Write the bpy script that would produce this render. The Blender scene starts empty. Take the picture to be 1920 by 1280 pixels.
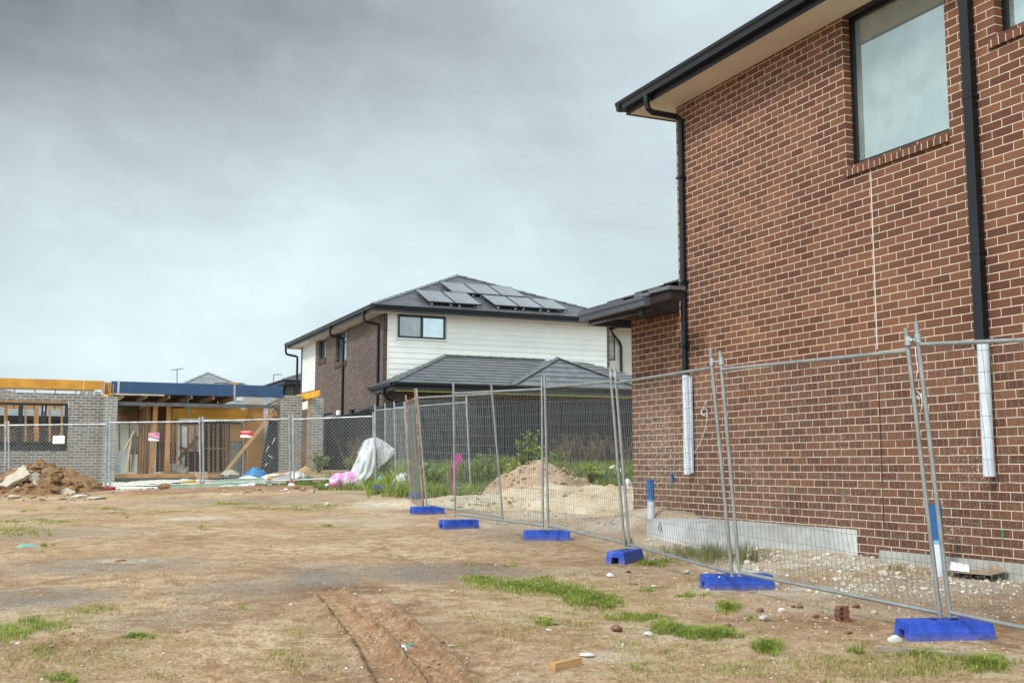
import bpy, math, random
import numpy as np
from mathutils import Vector
random.seed(7); rng=np.random.default_rng(11)
SC=bpy.context.scene; COL=SC.collection
R=math.radians
# ------------------------------------------------------------------ camera model, street grid
F=2052.0; PT=R(6.498); AZ=R(24.0); CH=1.25
CA,SA=math.cos(AZ),math.sin(AZ)
def V3(*a): return Vector(a)
def ray(px,py):
    x=(px-960)/F; y=-(py-640)/F
    return V3(x, math.cos(PT)-y*math.sin(PT), math.sin(PT)+y*math.cos(PT))
CAM=V3(0,0,CH)
def G(u,v,z=0.0): return V3(u*CA-v*SA, u*SA+v*CA, z)      # the lots' own grid: v runs down the block, u across it
DU=V3(CA,SA,0); DV=V3(-SA,CA,0); DZ=V3(0,0,1)
def at(px,py,Y): d=ray(px,py); return CAM+d*(Y/d.y)
def on_u(px,py,u): d=ray(px,py); return CAM+d*(u/d.dot(DU))
def on_v(px,py,v): d=ray(px,py); return CAM+d*(v/d.dot(DV))
def on_z(px,py,z): d=ray(px,py); return CAM+d*((z-CH)/d.z)
def uvz(p): return (p.x*CA+p.y*SA, -p.x*SA+p.y*CA, p.z)
def pu(px,py,u): a=uvz(on_u(px,py,u)); return a[1],a[2]
def pv(px,py,v): a=uvz(on_v(px,py,v)); return a[0],a[2]
# ------------------------------------------------------------------ noise and terrain
def _h(ix,iy,s):
    n=(ix*374761393+iy*668265263+s*1442695041)&0xffffffff
    n=((n^(n>>13))*1274126177)&0xffffffff
    return ((n^(n>>16))&0xffff)/65535.0
def vnoise(x,y,s=0):
    x=np.asarray(x,float);y=np.asarray(y,float)
    ix=np.floor(x).astype(np.int64);iy=np.floor(y).astype(np.int64)
    fx=x-ix;fy=y-iy;fx=fx*fx*(3-2*fx);fy=fy*fy*(3-2*fy)
    return (_h(ix,iy,s)*(1-fx)+_h(ix+1,iy,s)*fx)*(1-fy)+(_h(ix,iy+1,s)*(1-fx)+_h(ix+1,iy+1,s)*fx)*fy
def fbm(x,y,s=0,o=4):
    t=0;a=.5
    for k in range(o): t=t+a*vnoise(x*2**k,y*2**k,s+k); a*=.5
    return t/(1-.5**o)
def sm(a,b,x): t=np.clip((np.asarray(x,float)-a)/(b-a),0,1); return t*t*(3-2*t)
def base_h(x,y):
    x=np.asarray(x,float);y=np.asarray(y,float)
    g=np.where(y<30,.031*(y-7),.713+.010*(y-30)); g=np.where(y>80,1.213,g)
    ys=30.3-6.0*sm(-4.4,-2.6,x)
    bank=sm(0,1,(y-ys)/4.6)*sm(-7.6,-6.6,x)
    g=g+bank*np.maximum(1.13-g,0)
    g=g-np.minimum(.027*np.maximum(0,-x-6),.17)*sm(15,28,y)
    u=x*CA+y*SA; v=-x*SA+y*CA
    g=g+.13*sm(6.9,8.1,u)*(1-sm(15.5,17,v))
    g=g+.24*sm(7.7,8.3,u)*sm(12.1,12.8,v)*(1-sm(13.8,15.2,v))*(1-sm(8.6,9.2,u))
    return g
def _s(a,b,x): t=min(1,max(0,(x-a)/(b-a))); return t*t*(3-2*t)
def bh(x,y):
    g=.031*(y-7) if y<30 else (.713+.010*(y-30) if y<80 else 1.213)
    if y>24:
        ys=30.3-6.0*_s(-4.4,-2.6,x); bank=_s(0,1,(y-ys)/4.6)*_s(-7.6,-6.6,x); g+=bank*max(1.13-g,0)
    if x<-6: g-=min(.027*(-x-6),.17)*_s(15,28,y)
    u=x*CA+y*SA
    if u>6.9:
        v=-x*SA+y*CA; g+=.13*_s(6.9,8.1,u)*(1-_s(15.5,17,v))+.24*_s(7.7,8.3,u)*_s(12.1,12.8,v)*(1-_s(13.8,15.2,v))*(1-_s(8.6,9.2,u))
    return g
def treadpat(al,d,k): return sm(-.35,.35,np.sin((al+.45*d)*2*math.pi/.10+(d<.045)*math.pi))
def seg_dist(x,y,pts):
    best=np.full(np.shape(x),1e9); al=np.zeros(np.shape(x)); sd=np.zeros(np.shape(x)); acc=0
    for (x0,y0),(x1,y1) in zip(pts[:-1],pts[1:]):
        dx,dy=x1-x0,y1-y0;L=math.hypot(dx,dy)
        t=np.clip(((x-x0)*dx+(y-y0)*dy)/L/L,0,1)
        px,py=x0+t*dx,y0+t*dy; d=np.hypot(x-px,y-py); m=d<best
        best=np.where(m,d,best); al=np.where(m,acc+t*L,al)
        sd=np.where(m,np.sign((x-x0)*dy-(y-y0)*dx),sd); acc+=L
    return best,al,sd
def gpt(px,py,dz=0.0):
    """point of the ground seen at a pixel of the photograph"""
    x,y=_gp(px,py); return V3(x,y,float(height(x,y))+dz)
def _gp(px,py):
    d=ray(px,py); dx,dy,dz=d; t0,t=3.0,4.0
    while t*dy<31.5:
        if CH+dz*t<bh(dx*t,dy*t): break
        t0=t; t*=1.04
    if t*dy>=31.5: t=31.5/dy
    if CH+dz*t>bh(dx*t,dy*t): return (dx*t,dy*t)
    for _ in range(22):
        m=(t0+t)/2
        if CH+dz*m<bh(dx*m,dy*m): t=m
        else: t0=m
    return (dx*t,dy*t)
RUTS=[[_gp(*q) for q in ((618,1112),(650,1146),(692,1197),(722,1240),(752,1285),(800,1370))],
      [_gp(*q) for q in ((668,1122),(722,1160),(782,1216),(812,1248),(842,1285),(900,1370))]]
SOFT=[[_gp(*q) for q in ((735,985),(790,1012),(850,1035),(905,1052))],[_gp(*q) for q in ((500,1000),(535,1030),(560,1060))],
      [_gp(*q) for q in ((560,1240),(595,1262),(610,1300))],[_gp(*q) for q in ((20,1275),(90,1225),(160,1180),(250,1140))],
      [_gp(*q) for q in ((690,1010),(760,1045),(830,1070),(900,1075))],[_gp(*q) for q in ((420,1280),(380,1200),(300,1120),(160,1060))],[_gp(*q) for q in ((540,1275),(480,1190),(400,1120),(260,1050))],[_gp(*q) for q in ((900,1275),(960,1200),(1060,1200))],
      [_gp(*q) for q in ((555,1097),(600,1104),(660,1108))]]
def height(x,y,detail=True):
    x=np.asarray(x,float);y=np.asarray(y,float)
    g=base_h(x,y)
    if not detail: return g
    near=1-sm(22,34,y)
    nearr=1-sm(14,17,y); calm=np.ones(np.shape(x))
    for pts in RUTS: calm=np.minimum(calm,sm(.10,.17,seg_dist(x,y,pts)[0])*.8+.2)
    g=g+near*(.05*(fbm(x*.45,y*.45,3)-.5)+calm*(.022*(fbm(x*1.7,y*1.7,9)-.5)+.012*(fbm(x*7,y*7,5,3)-.5)))
    for k,pts in enumerate(RUTS):
        d,al,sd=seg_dist(x,y,pts)
        fade=sm(.0,.6,al)*nearr
        w=.122+.03*(fbm(al*3,al*0,k)-.5)
        inside=1-sm(w*.85,w*1.05,d)
        tread=treadpat(al,d,k)
        berm=np.exp(-((d-w*1.3)/.04)**2)*(.022+.05*(fbm(x*9,y*9,21+k,2)-.4))
        g=g+fade*(-.045*inside+inside*.020*tread*sm(.30,.42,fbm(x*2.5,y*2.5,40))+berm)
    for k,pts in enumerate(SOFT):
        d,al,sd=seg_dist(x,y,pts)
        r=np.exp(-(d/.13)**2)
        g=g+nearr*r*(.07*(fbm(x*6,y*6,31+k,3)-.55)+.012*np.sin(al*2*math.pi/.1))
    return g
# ------------------------------------------------------------------ materials
MATS={}
def nt(name):
    m=bpy.data.materials.new(name); m.use_nodes=True; n=m.node_tree; n.nodes.clear()
    out=n.nodes.new('ShaderNodeOutputMaterial'); b=n.nodes.new('ShaderNodeBsdfPrincipled')
    n.links.new(b.outputs[0],out.inputs[0]); MATS[name]=m
    return m,n,b
def node(n,t,**kw):
    x=n.nodes.new(t)
    for k,v in kw.items():
        if k in x.inputs.keys(): x.inputs[k].default_value=v
        else: setattr(x,k,v)
    return x
def mixc(n,fac,a,b,mode='MIX'):
    m=n.nodes.new('ShaderNodeMix'); m.data_type='RGBA'; m.blend_type=mode
    for s,v in ((0,fac),(6,a),(7,b)):
        if isinstance(v,(int,float)): m.inputs[s].default_value=v
        elif isinstance(v,tuple): m.inputs[s].default_value=v if len(v)==4 else (*v,1)
        else: n.links.new(v,m.inputs[s])
    return m.outputs[2]
def mathn(n,op,a,b=None,c=None,clamp=False):
    m=n.nodes.new('ShaderNodeMath'); m.operation=op; m.use_clamp=clamp
    for s,v in enumerate((a,b,c)):
        if v is None: continue
        if isinstance(v,(int,float)): m.inputs[s].default_value=v
        else: n.links.new(v,m.inputs[s])
    return m.outputs[0]
def noisen(n,co,scale,detail=4,rough=.55,dist=0):
    x=node(n,'ShaderNodeTexNoise'); x.inputs['Scale'].default_value=scale; x.inputs['Detail'].default_value=detail
    x.inputs['Roughness'].default_value=rough; x.inputs['Distortion'].default_value=dist; n.links.new(co,x.inputs['Vector']); return x.outputs[0]
def ramp(n,fac,a,b):
    x=node(n,'ShaderNodeMapRange'); x.interpolation_type='SMOOTHSTEP'
    x.inputs['From Min'].default_value=a; x.inputs['From Max'].default_value=b
    n.links.new(fac,x.inputs['Value']); return x.outputs[0]
def bump(n,b,h,strength,dist):
    x=node(n,'ShaderNodeBump'); x.inputs['Strength'].default_value=strength; x.inputs['Distance'].default_value=dist
    n.links.new(h,x.inputs['Height']); n.links.new(x.outputs[0],b.inputs['Normal'])
def mat(name,col,rough=.7,var=.2,scale=3.0,metal=0,bmp=.15,spec=.5,col2=None,stretch=None,cover=.5):
    if name in MATS: return MATS[name]
    m,n,b=nt(name)
    co=node(n,'ShaderNodeTexCoord').outputs['Object']
    if stretch:
        mp=node(n,'ShaderNodeMapping'); mp.inputs['Scale'].default_value=stretch; n.links.new(co,mp.inputs[0]); co=mp.outputs[0]
    f=noisen(n,co,scale,6,.6); f2=noisen(n,co,scale*9,3,.6)
    c2=col2 or tuple(c*(1-var*1.6) for c in col)
    c=mixc(n,ramp(n,f,cover-.18,cover+.18),col,c2)
    g=mathn(n,'MULTIPLY_ADD',f2,var*1.2,1-var*.6)
    cg=node(n,'ShaderNodeCombineColor'); [n.links.new(g,cg.inputs[i]) for i in range(3)]
    c=mixc(n,1.0,c,cg.outputs[0],'MULTIPLY')
    n.links.new(c,b.inputs['Base Color'])
    b.inputs['Metallic'].default_value=metal; b.inputs['Specular IOR Level'].default_value=spec
    r=mathn(n,'MULTIPLY_ADD',f,.25,rough-.12,clamp=True); n.links.new(r,b.inputs['Roughness'])
    if bmp: bump(n,b,f2,bmp,.01)
    return m
def brick(name,c1,c2,mortar,w=.24,h=.086,ms=.005,off=.5,smear=None,tint=.5,deep=.5,bias=0.0,shift=(0,0)):
    m,n,b=nt(name)
    tc=node(n,'ShaderNodeTexCoord'); uv=tc.outputs['UV']; ob=tc.outputs['Object']
    wob=noisen(n,uv,14,2); wob2=noisen(n,uv,3.1,2)
    mp=node(n,'ShaderNodeMapping'); mp.inputs['Location'].default_value=(shift[0],shift[1],0); n.links.new(uv,mp.inputs[0])
    vm=node(n,'ShaderNodeVectorMath',operation='MULTIPLY_ADD')
    cc=node(n,'ShaderNodeCombineXYZ'); n.links.new(mathn(n,'SUBTRACT',wob,.5),cc.inputs[0]); n.links.new(mathn(n,'SUBTRACT',wob2,.5),cc.inputs[1])
    n.links.new(cc.outputs[0],vm.inputs[0]); vm.inputs[1].default_value=(.006,.007,0); n.links.new(mp.outputs[0],vm.inputs[2])
    t=node(n,'ShaderNodeTexBrick'); n.links.new(vm.outputs[0],t.inputs['Vector'])
    t.offset=off; t.inputs['Color1'].default_value=(0,0,0,1); t.inputs['Color2'].default_value=(1,1,1,1); t.inputs['Mortar'].default_value=(0,0,0,1)
    t.inputs['Scale'].default_value=1; t.inputs['Mortar Size'].default_value=ms; t.inputs['Mortar Smooth'].default_value=.25
    t.inputs['Bias'].default_value=bias; t.inputs['Brick Width'].default_value=w; t.inputs['Row Height'].default_value=h
    per=node(n,'ShaderNodeSeparateColor'); n.links.new(t.outputs['Color'],per.inputs[0])
    # rough combed face of each brick
    mp2=node(n,'ShaderNodeMapping'); mp2.inputs['Scale'].default_value=(1,2.2,1); n.links.new(uv,mp2.inputs[0])
    fine=noisen(n,mp2.outputs[0],70,5,.7,.6); med=noisen(n,uv,9,3)
    big=noisen(n,uv,.55,3)
    k=mathn(n,'ADD',mathn(n,'MULTIPLY',per.outputs[0],.8),mathn(n,'MULTIPLY',mathn(n,'SUBTRACT',big,.5),1.3),clamp=True)
    cb=mixc(n,k,c1,c2)
    sh=mathn(n,'MULTIPLY_ADD',ramp(n,fine,.3,.7),.5,.72)
    cg=node(n,'ShaderNodeCombineColor'); [n.links.new(sh,cg.inputs[i]) for i in range(3)]
    cb=mixc(n,1.0,cb,cg.outputs[0],'MULTIPLY')
    if smear:                                            # mortar droppings and lime bloom low on the wall
        z=node(n,'ShaderNodeSeparateXYZ'); n.links.new(uv,z.inputs[0])
        low=mathn(n,'SUBTRACT',1.0,ramp(n,z.outputs[1],smear[0],smear[1]))
        s1=ramp(n,noisen(n,uv,1.3,5,.65),.50,.72); s2=ramp(n,noisen(n,uv,34,4,.75),.50,.66)
        s=mathn(n,'MULTIPLY',mathn(n,'MULTIPLY',mathn(n,'ADD',mathn(n,'MULTIPLY',s1,1.0),.16),s2),mathn(n,'MULTIPLY',low,smear[2]),clamp=True)
        if name=='brick_brown':
            ps=node(n,'ShaderNodeNewGeometry').outputs['Position']; vd_=node(n,'ShaderNodeVectorMath',operation='DISTANCE'); n.links.new(ps,vd_.inputs[0]); vd_.inputs[1].default_value=tuple(on_u(1235,850,8.38))
            loc=mathn(n,'SUBTRACT',1.0,ramp(n,vd_.outputs['Value'],.15,1.05)); s=mathn(n,'ADD',s,mathn(n,'MULTIPLY',mathn(n,'MULTIPLY',loc,.6),ramp(n,noisen(n,uv,22,4,.75),.47,.64)),clamp=True)
        cb=mixc(n,s,cb,mortar)
        if len(smear)>3:
            dark=mathn(n,'MULTIPLY',low,.28); cb=mixc(n,dark,cb,(c1[0]*.62,c1[1]*.60,c1[2]*.62))
    mo=mixc(n,ramp(n,noisen(n,uv,6,4),.35,.7),mortar,tuple(c*.80 for c in mortar))
    c=mixc(n,t.outputs['Fac'],cb,mo)
    n.links.new(c,b.inputs['Base Color']); b.inputs['Roughness'].default_value=.88; b.inputs['Specular IOR Level'].default_value=.25
    hh=mathn(n,'ADD',mathn(n,'MULTIPLY',t.outputs['Fac'],-1.0),mathn(n,'MULTIPLY',fine,.55))
    bump(n,b,hh,deep,.006)
    return m
MORT=(.70,.575,.45)
brick('brick_brown',(.112,.047,.030),(.222,.100,.055),MORT,smear=(.4,2.6,1.0,1),shift=(.03,.02),deep=.75)
brick('brick_sill',(.100,.042,.027),(.185,.082,.048),MORT,w=.086,h=.5,off=0,shift=(0,.1))
brick('brick_dark',(.058,.042,.036),(.145,.092,.074),(.46,.40,.36),deep=.4)
brick('brick_dark_sill',(.052,.034,.028),(.12,.07,.055),(.30,.24,.2),w=.086,h=.5,off=0)
brick('brick_grey',(.155,.14,.125),(.27,.245,.215),(.56,.52,.47),ms=.008,smear=(-.5,2.6,1.1),deep=.5)
brick('brick_grey_pier',(.20,.20,.19),(.30,.295,.28),(.62,.57,.51),ms=.008,smear=(-1,1.9,.6),deep=.5)
brick('brick_red_far',(.30,.17,.13),(.42,.26,.21),(.55,.48,.42))
def tiles(name,c1,c2,rough=.35):
    m,n,b=nt(name)
    tc=node(n,'ShaderNodeTexCoord'); uv=tc.outputs['UV']
    t=node(n,'ShaderNodeTexBrick'); n.links.new(uv,t.inputs['Vector']); t.offset=.5
    t.inputs['Color1'].default_value=(*c1,1); t.inputs['Color2'].default_value=(*c2,1); t.inputs['Mortar'].default_value=(c1[0]*.35,c1[1]*.35,c1[2]*.35,1)
    t.inputs['Scale'].default_value=1; t.inputs['Mortar Size'].default_value=.005; t.inputs['Brick Width'].default_value=.33; t.inputs['Row Height'].default_value=.32
    f=noisen(n,uv,2.3,5); f2=noisen(n,uv,30,3)
    c=mixc(n,ramp(n,f,.3,.75),t.outputs['Color'],(c2[0]*1.25,c2[1]*1.25,c2[2]*1.25))
    n.links.new(c,b.inputs['Base Color'])
    n.links.new(mathn(n,'MULTIPLY_ADD',f,.3,rough-.12),b.inputs['Roughness']); bump(n,b,f2,.2,.005)
    return m
tiles('roof_charcoal',(.075,.078,.085),(.115,.119,.128),.30)
tiles('roof_grey',(.16,.17,.18),(.22,.23,.24),.6)
def clad(name,col,board=.18,rough=.55):
    m,n,b=nt(name)
    tc=node(n,'ShaderNodeTexCoord'); uv=tc.outputs['UV']
    f=noisen(n,uv,1.6,5); c=mixc(n,ramp(n,f,.3,.8),col,tuple(x*.90 for x in col))
    n.links.new(c,b.inputs['Base Color']); b.inputs['Roughness'].default_value=rough; bump(n,b,noisen(n,uv,40,3),.06,.004)
    return m
clad('board_white',(.74,.73,.68))
clad('render_beige',(.43,.41,.36))
mat('black_frame',(.008,.009,.011),.35,.25,6,spec=.5,bmp=.05)
mat('gutter_black',(.008,.009,.013),.33,.2,2.5,bmp=.03,spec=.35)
mat('gutter_steel',(.07,.085,.115),.38,.2,2,bmp=.04,spec=.6)
mat('soffit_cream',(.72,.64,.53),.7,.08,1.0,bmp=.04)
mat('fascia_grey',(.035,.037,.042),.5,.15,2)
mat('soffit_dark',(.12,.11,.10),.7,.1,2)
mat('white_pvc',(.60,.66,.72),.35,.10,5,bmp=.03)
mat('blue_paint',(.010,.135,.42),.5,.25,9)
mat('lid_dark',(.05,.035,.03),.7)
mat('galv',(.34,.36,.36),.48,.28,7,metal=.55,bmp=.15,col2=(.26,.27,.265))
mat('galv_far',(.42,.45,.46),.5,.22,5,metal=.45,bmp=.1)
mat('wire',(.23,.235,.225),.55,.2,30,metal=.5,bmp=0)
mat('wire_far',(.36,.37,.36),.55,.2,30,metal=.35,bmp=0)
mat('rust',(.20,.085,.045),.85,.35,12,bmp=.4,col2=(.36,.25,.17))
def blockmat(name,col,dust,amt):
    m,n,b=nt(name); co=node(n,'ShaderNodeTexCoord').outputs['Object']; gi=node(n,'ShaderNodeObjectInfo').outputs['Random']
    z=node(n,'ShaderNodeSeparateXYZ'); n.links.new(co,z.inputs[0])
    f=noisen(n,co,7,6,.65); f2=noisen(n,co,45,4,.7); mp=node(n,'ShaderNodeMapping'); mp.inputs['Scale'].default_value=(3,3,26); mp.inputs['Rotation'].default_value=(.3,.2,.1); n.links.new(co,mp.inputs[0]); f3=noisen(n,mp.outputs[0],6,4,.7)
    c=mixc(n,ramp(n,f,.4,.7),col,tuple(x*1.5+.012 for x in col))
    low=mathn(n,'SUBTRACT',1.0,ramp(n,z.outputs[2],.0,.085)); c=mixc(n,mathn(n,'MULTIPLY',mathn(n,'ADD',mathn(n,'MULTIPLY',low,.75),ramp(n,f,.60,.80)),mathn(n,'MULTIPLY_ADD',ramp(n,f2,.35,.6),.6,.25),clamp=True),c,dust)
    c=mixc(n,mathn(n,'MULTIPLY',ramp(n,f3,.66,.71),amt),c,(.30,.26,.34)); n.links.new(c,b.inputs['Base Color'])
    n.links.new(mathn(n,'MULTIPLY_ADD',f,.4,.3,clamp=True),b.inputs['Roughness']); bump(n,b,f2,.15,.004)
blockmat('block_blue',(.005,.048,.34),(.24,.19,.20),.35); blockmat('block_blue_scuffed',(.005,.048,.36),(.22,.17,.20),.8)
mat('block_red',(.60,.030,.018),.45,.2,7,bmp=.1)
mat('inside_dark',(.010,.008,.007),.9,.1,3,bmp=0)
mat('concrete',(.42,.41,.38),.85,.2,2.5,bmp=.35,col2=(.31,.31,.29))
mat('concrete_pale',(.56,.57,.57),.85,.28,1.1,bmp=.6,col2=(.30,.305,.29))
mat('slab_edge',(.05,.05,.052),.8,.3,4)
mat('pine',(.52,.30,.13),.7,.22,2.2,bmp=.15,stretch=(1,1,6))
mat('pine_dark',(.22,.105,.040),.75,.25,2.2,bmp=.2)
mat('pine_mid',(.47,.22,.065),.75,.25,2.0,bmp=.2)
mat('pine_pale',(.58,.46,.30),.75,.2,3,bmp=.2)
mat('lvl_orange',(.66,.30,.028),.6,.20,1.6,bmp=.1)
mat('lvl_yellow',(.78,.40,.02),.6,.18,1.6,bmp=.1)
mat('plank_grey',(.40,.33,.24),.85,.3,8,bmp=.3)
mat('beam_blue',(.018,.050,.125),.6,.22,4,bmp=.1,col2=(.024,.065,.15))
mat('steel_grey',(.10,.105,.11),.5,.25,4)
mat('osb',(.60,.31,.085),.75,.5,26,bmp=.3,col2=(.42,.20,.055))
mat('fence_charcoal',(.019,.022,.027),.5,.2,1.2,bmp=.05)
mat('strap_blue',(.05,.38,.55),.6,.1,4)
mat('white_sheet',(.72,.74,.76),.6,.12,3)
mat('sign_white',(.78,.76,.76),.5,.06,3,bmp=0)
mat('sign_pink',(.66,.27,.38),.5,.06,3,bmp=0)
mat('sign_red',(.62,.02,.03),.5,.06,3,bmp=0)
mat('sign_navy',(.05,.04,.16),.5,.05,3,bmp=0)
mat('teal_plastic',(.03,.30,.30),.4,.3,9)
mat('teal_pale',(.20,.48,.40),.4,.3,9)
mat('tarp_blue',(.012,.22,.52),.5,.3,6,bmp=.3)
mat('green_tube',(.40,.54,.38),.5,.2,4)
mat('card',(.40,.30,.20),.85,.2,4)
mat('card_tan',(.46,.27,.12),.85,.25,4)
mat('rock_pale',(.52,.47,.38),.9,.3,14,bmp=.5)
mat('rock_white',(.70,.69,.66),.85,.2,14,bmp=.4)
mat('rock_brown',(.24,.125,.075),.95,.3,18,bmp=.6)
mat('clay',(.23,.09,.055),.95,.3,25,bmp=.6)
mat('stone_mix',(.50,.42,.33),.9,.35,3,bmp=.3,col2=(.28,.22,.17))
mat('paint_green',(.02,.30,.12),.6,.1,9,bmp=0)
mat('sealant_white',(.66,.63,.58),.7,.05,9,bmp=0)
mat('joint_dark',(.020,.012,.010),.9,.05,9,bmp=0)
mat('cable_white',(.72,.70,.68),.5,.05,9,bmp=0)
mat('dark_stuff',(.025,.027,.03),.5,.5,8,bmp=.3)
mat('yellow_trim',(.42,.44,.06),.6,.1,4,bmp=0)
mat('antenna',(.16,.17,.18),.5,.1,4,bmp=0)
mat('box_white',(.66,.62,.53),.7,.1,4)
mat('aircon',(.42,.45,.46),.5,.1,4)
def glass(name,col,refl,rough=.03,gtint=(1,1,1),streak=.0):
    m,n,b=nt(name)
    b.inputs['Base Color'].default_value=(*col,1); b.inputs['Roughness'].default_value=.6; b.inputs['Specular IOR Level'].default_value=0
    co=node(n,'ShaderNodeTexCoord').outputs['Object']
    f=noisen(n,co,2.5,5,.6); f3=noisen(n,co,60,2)
    n.links.new(mixc(n,ramp(n,f,.35,.75),col,tuple(min(1,c*1.35+.01) for c in col)),b.inputs['Base Color'])
    g=node(n,'ShaderNodeBsdfGlossy'); g.inputs['Roughness'].default_value=rough; g.inputs['Color'].default_value=(*gtint,1)
    mx=node(n,'ShaderNodeMixShader'); mx.inputs[0].default_value=refl
    n.links.new(mathn(n,'MULTIPLY_ADD',f,.12,refl-.06),mx.inputs[0])
    out=[x for x in n.nodes if x.type=='OUTPUT_MATERIAL'][0]
    n.links.new(b.outputs[0],mx.inputs[1]); n.links.new(g.outputs[0],mx.inputs[2]); n.links.new(mx.outputs[0],out.inputs[0])
    return m
glass('glass_big',(.185,.225,.215),.32,.02,(.80,.93,.92))
glass('glass_dark',(.060,.078,.085),.18,.03)
glass('glass_sky',(.19,.25,.27),.38,.03,(.85,.95,1))
glass('glass_grey',(.16,.17,.18),.15)
glass('solar',(.15,.15,.155),.42,.25,(.85,.87,.92))
def sheet_mat(name,col,trans,rough=.45,c2=None):
    m,n,b=nt(name)
    co=node(n,'ShaderNodeTexCoord').outputs['Object']
    f=noisen(n,co,5,5,.6)
    b.inputs['Base Color'].default_value=(*col,1); b.inputs['Roughness'].default_value=rough
    n.links.new(mixc(n,ramp(n,f,.42,.6) if c2 else f,col,c2 or tuple(c*.9 for c in col)),b.inputs['Base Color'])
    tr=node(n,'ShaderNodeBsdfTransparent'); mx=node(n,'ShaderNodeMixShader')
    n.links.new(mathn(n,'MULTIPLY_ADD',f,.35,trans-.17,clamp=True),mx.inputs[0])
    out=[x for x in n.nodes if x.type=='OUTPUT_MATERIAL'][0]
    n.links.new(b.outputs[0],mx.inputs[1]); n.links.new(tr.outputs[0],mx.inputs[2]); n.links.new(mx.outputs[0],out.inputs[0])
    bump(n,b,noisen(n,co,14,4),.3,.03)
    return m
sheet_mat('plastic_sheet',(.88,.91,.94),.60)
sheet_mat('pink_bag',(.74,.24,.56),.06,.4,(.86,.60,.78))
sheet_mat('pink_net',(.75,.12,.45),.5,.6)
def leafmat(name,c1,c2,c3,scale=.9):
    m,n,b=nt(name)
    co=node(n,'ShaderNodeTexCoord').outputs['Object']
    gi=node(n,'ShaderNodeNewGeometry').outputs['Random Per Island']
    f=noisen(n,co,scale,4); k=ramp(n,f,.33,.68)
    c=mixc(n,k,c1,c2); c=mixc(n,ramp(n,gi,.62,.98),c,c3)
    n.links.new(c,b.inputs['Base Color']); b.inputs['Roughness'].default_value=.6; b.inputs['Specular IOR Level'].default_value=.3
    tl=node(n,'ShaderNodeBsdfTranslucent'); n.links.new(c,tl.inputs[0]); mx=node(n,'ShaderNodeMixShader'); mx.inputs[0].default_value=.3
    out=[x for x in n.nodes if x.type=='OUTPUT_MATERIAL'][0]
    n.links.new(b.outputs[0],mx.inputs[1]); n.links.new(tl.outputs[0],mx.inputs[2]); n.links.new(mx.outputs[0],out.inputs[0])
leafmat('grass_green',(.15,.22,.025),(.30,.37,.06),(.45,.43,.15),3.5)
leafmat('grass_dry',(.30,.30,.08),(.40,.35,.13),(.52,.42,.22),1.2)
leafmat('grass_rank',(.13,.16,.045),(.22,.23,.07),(.34,.29,.13),1.2)
leafmat('weed_mix',(.09,.16,.028),(.22,.29,.06),(.38,.36,.15),1.1)
leafmat('weed_tall',(.10,.17,.030),(.22,.29,.06),(.36,.36,.12),2)
leafmat('straw',(.30,.21,.12),(.20,.13,.08),(.42,.33,.2),1.5)
def soilmat(name,c1,c2,c3,scale=2.0,bmp=.8,bd=.03):
    m,n,b=nt(name)
    co=node(n,'ShaderNodeTexCoord').outputs['Object']
    f=noisen(n,co,scale,6,.65); f2=noisen(n,co,scale*12,5,.7); vo=node(n,'ShaderNodeTexVoronoi'); vo.inputs['Scale'].default_value=scale*9; n.links.new(co,vo.inputs[0])
    c=mixc(n,ramp(n,f,.35,.65),c1,c2); c=mixc(n,ramp(n,f2,.58,.70),c,c3); c=mixc(n,ramp(n,f2,.42,.30),c,tuple(x*.6 for x in c1))
    n.links.new(c,b.inputs['Base Color']); b.inputs['Roughness'].default_value=.95; b.inputs['Specular IOR Level'].default_value=.2
    bump(n,b,mathn(n,'ADD',f2,mathn(n,'MULTIPLY',vo.outputs[0],.5)),bmp,bd)
soilmat('heap_soil',(.24,.125,.060),(.36,.215,.11),(.60,.50,.38),2.6,1.0,.05)
soilmat('mound_soil',(.34,.23,.15),(.44,.32,.22),(.62,.54,.44),1.5,.8)
soilmat('sand',(.50,.39,.26),(.62,.53,.40),(.70,.65,.56),.9,1.0,.06)
soilmat('rubble_white',(.62,.57,.49),(.70,.66,.58),(.45,.36,.27),2.0,.8)
soilmat('clay_strip',(.25,.13,.08),(.33,.20,.13),(.5,.4,.3),2.0,.8)
soilmat('slab_rubble',(.42,.36,.27),(.52,.46,.37),(.62,.57,.48),5,.6)
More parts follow.
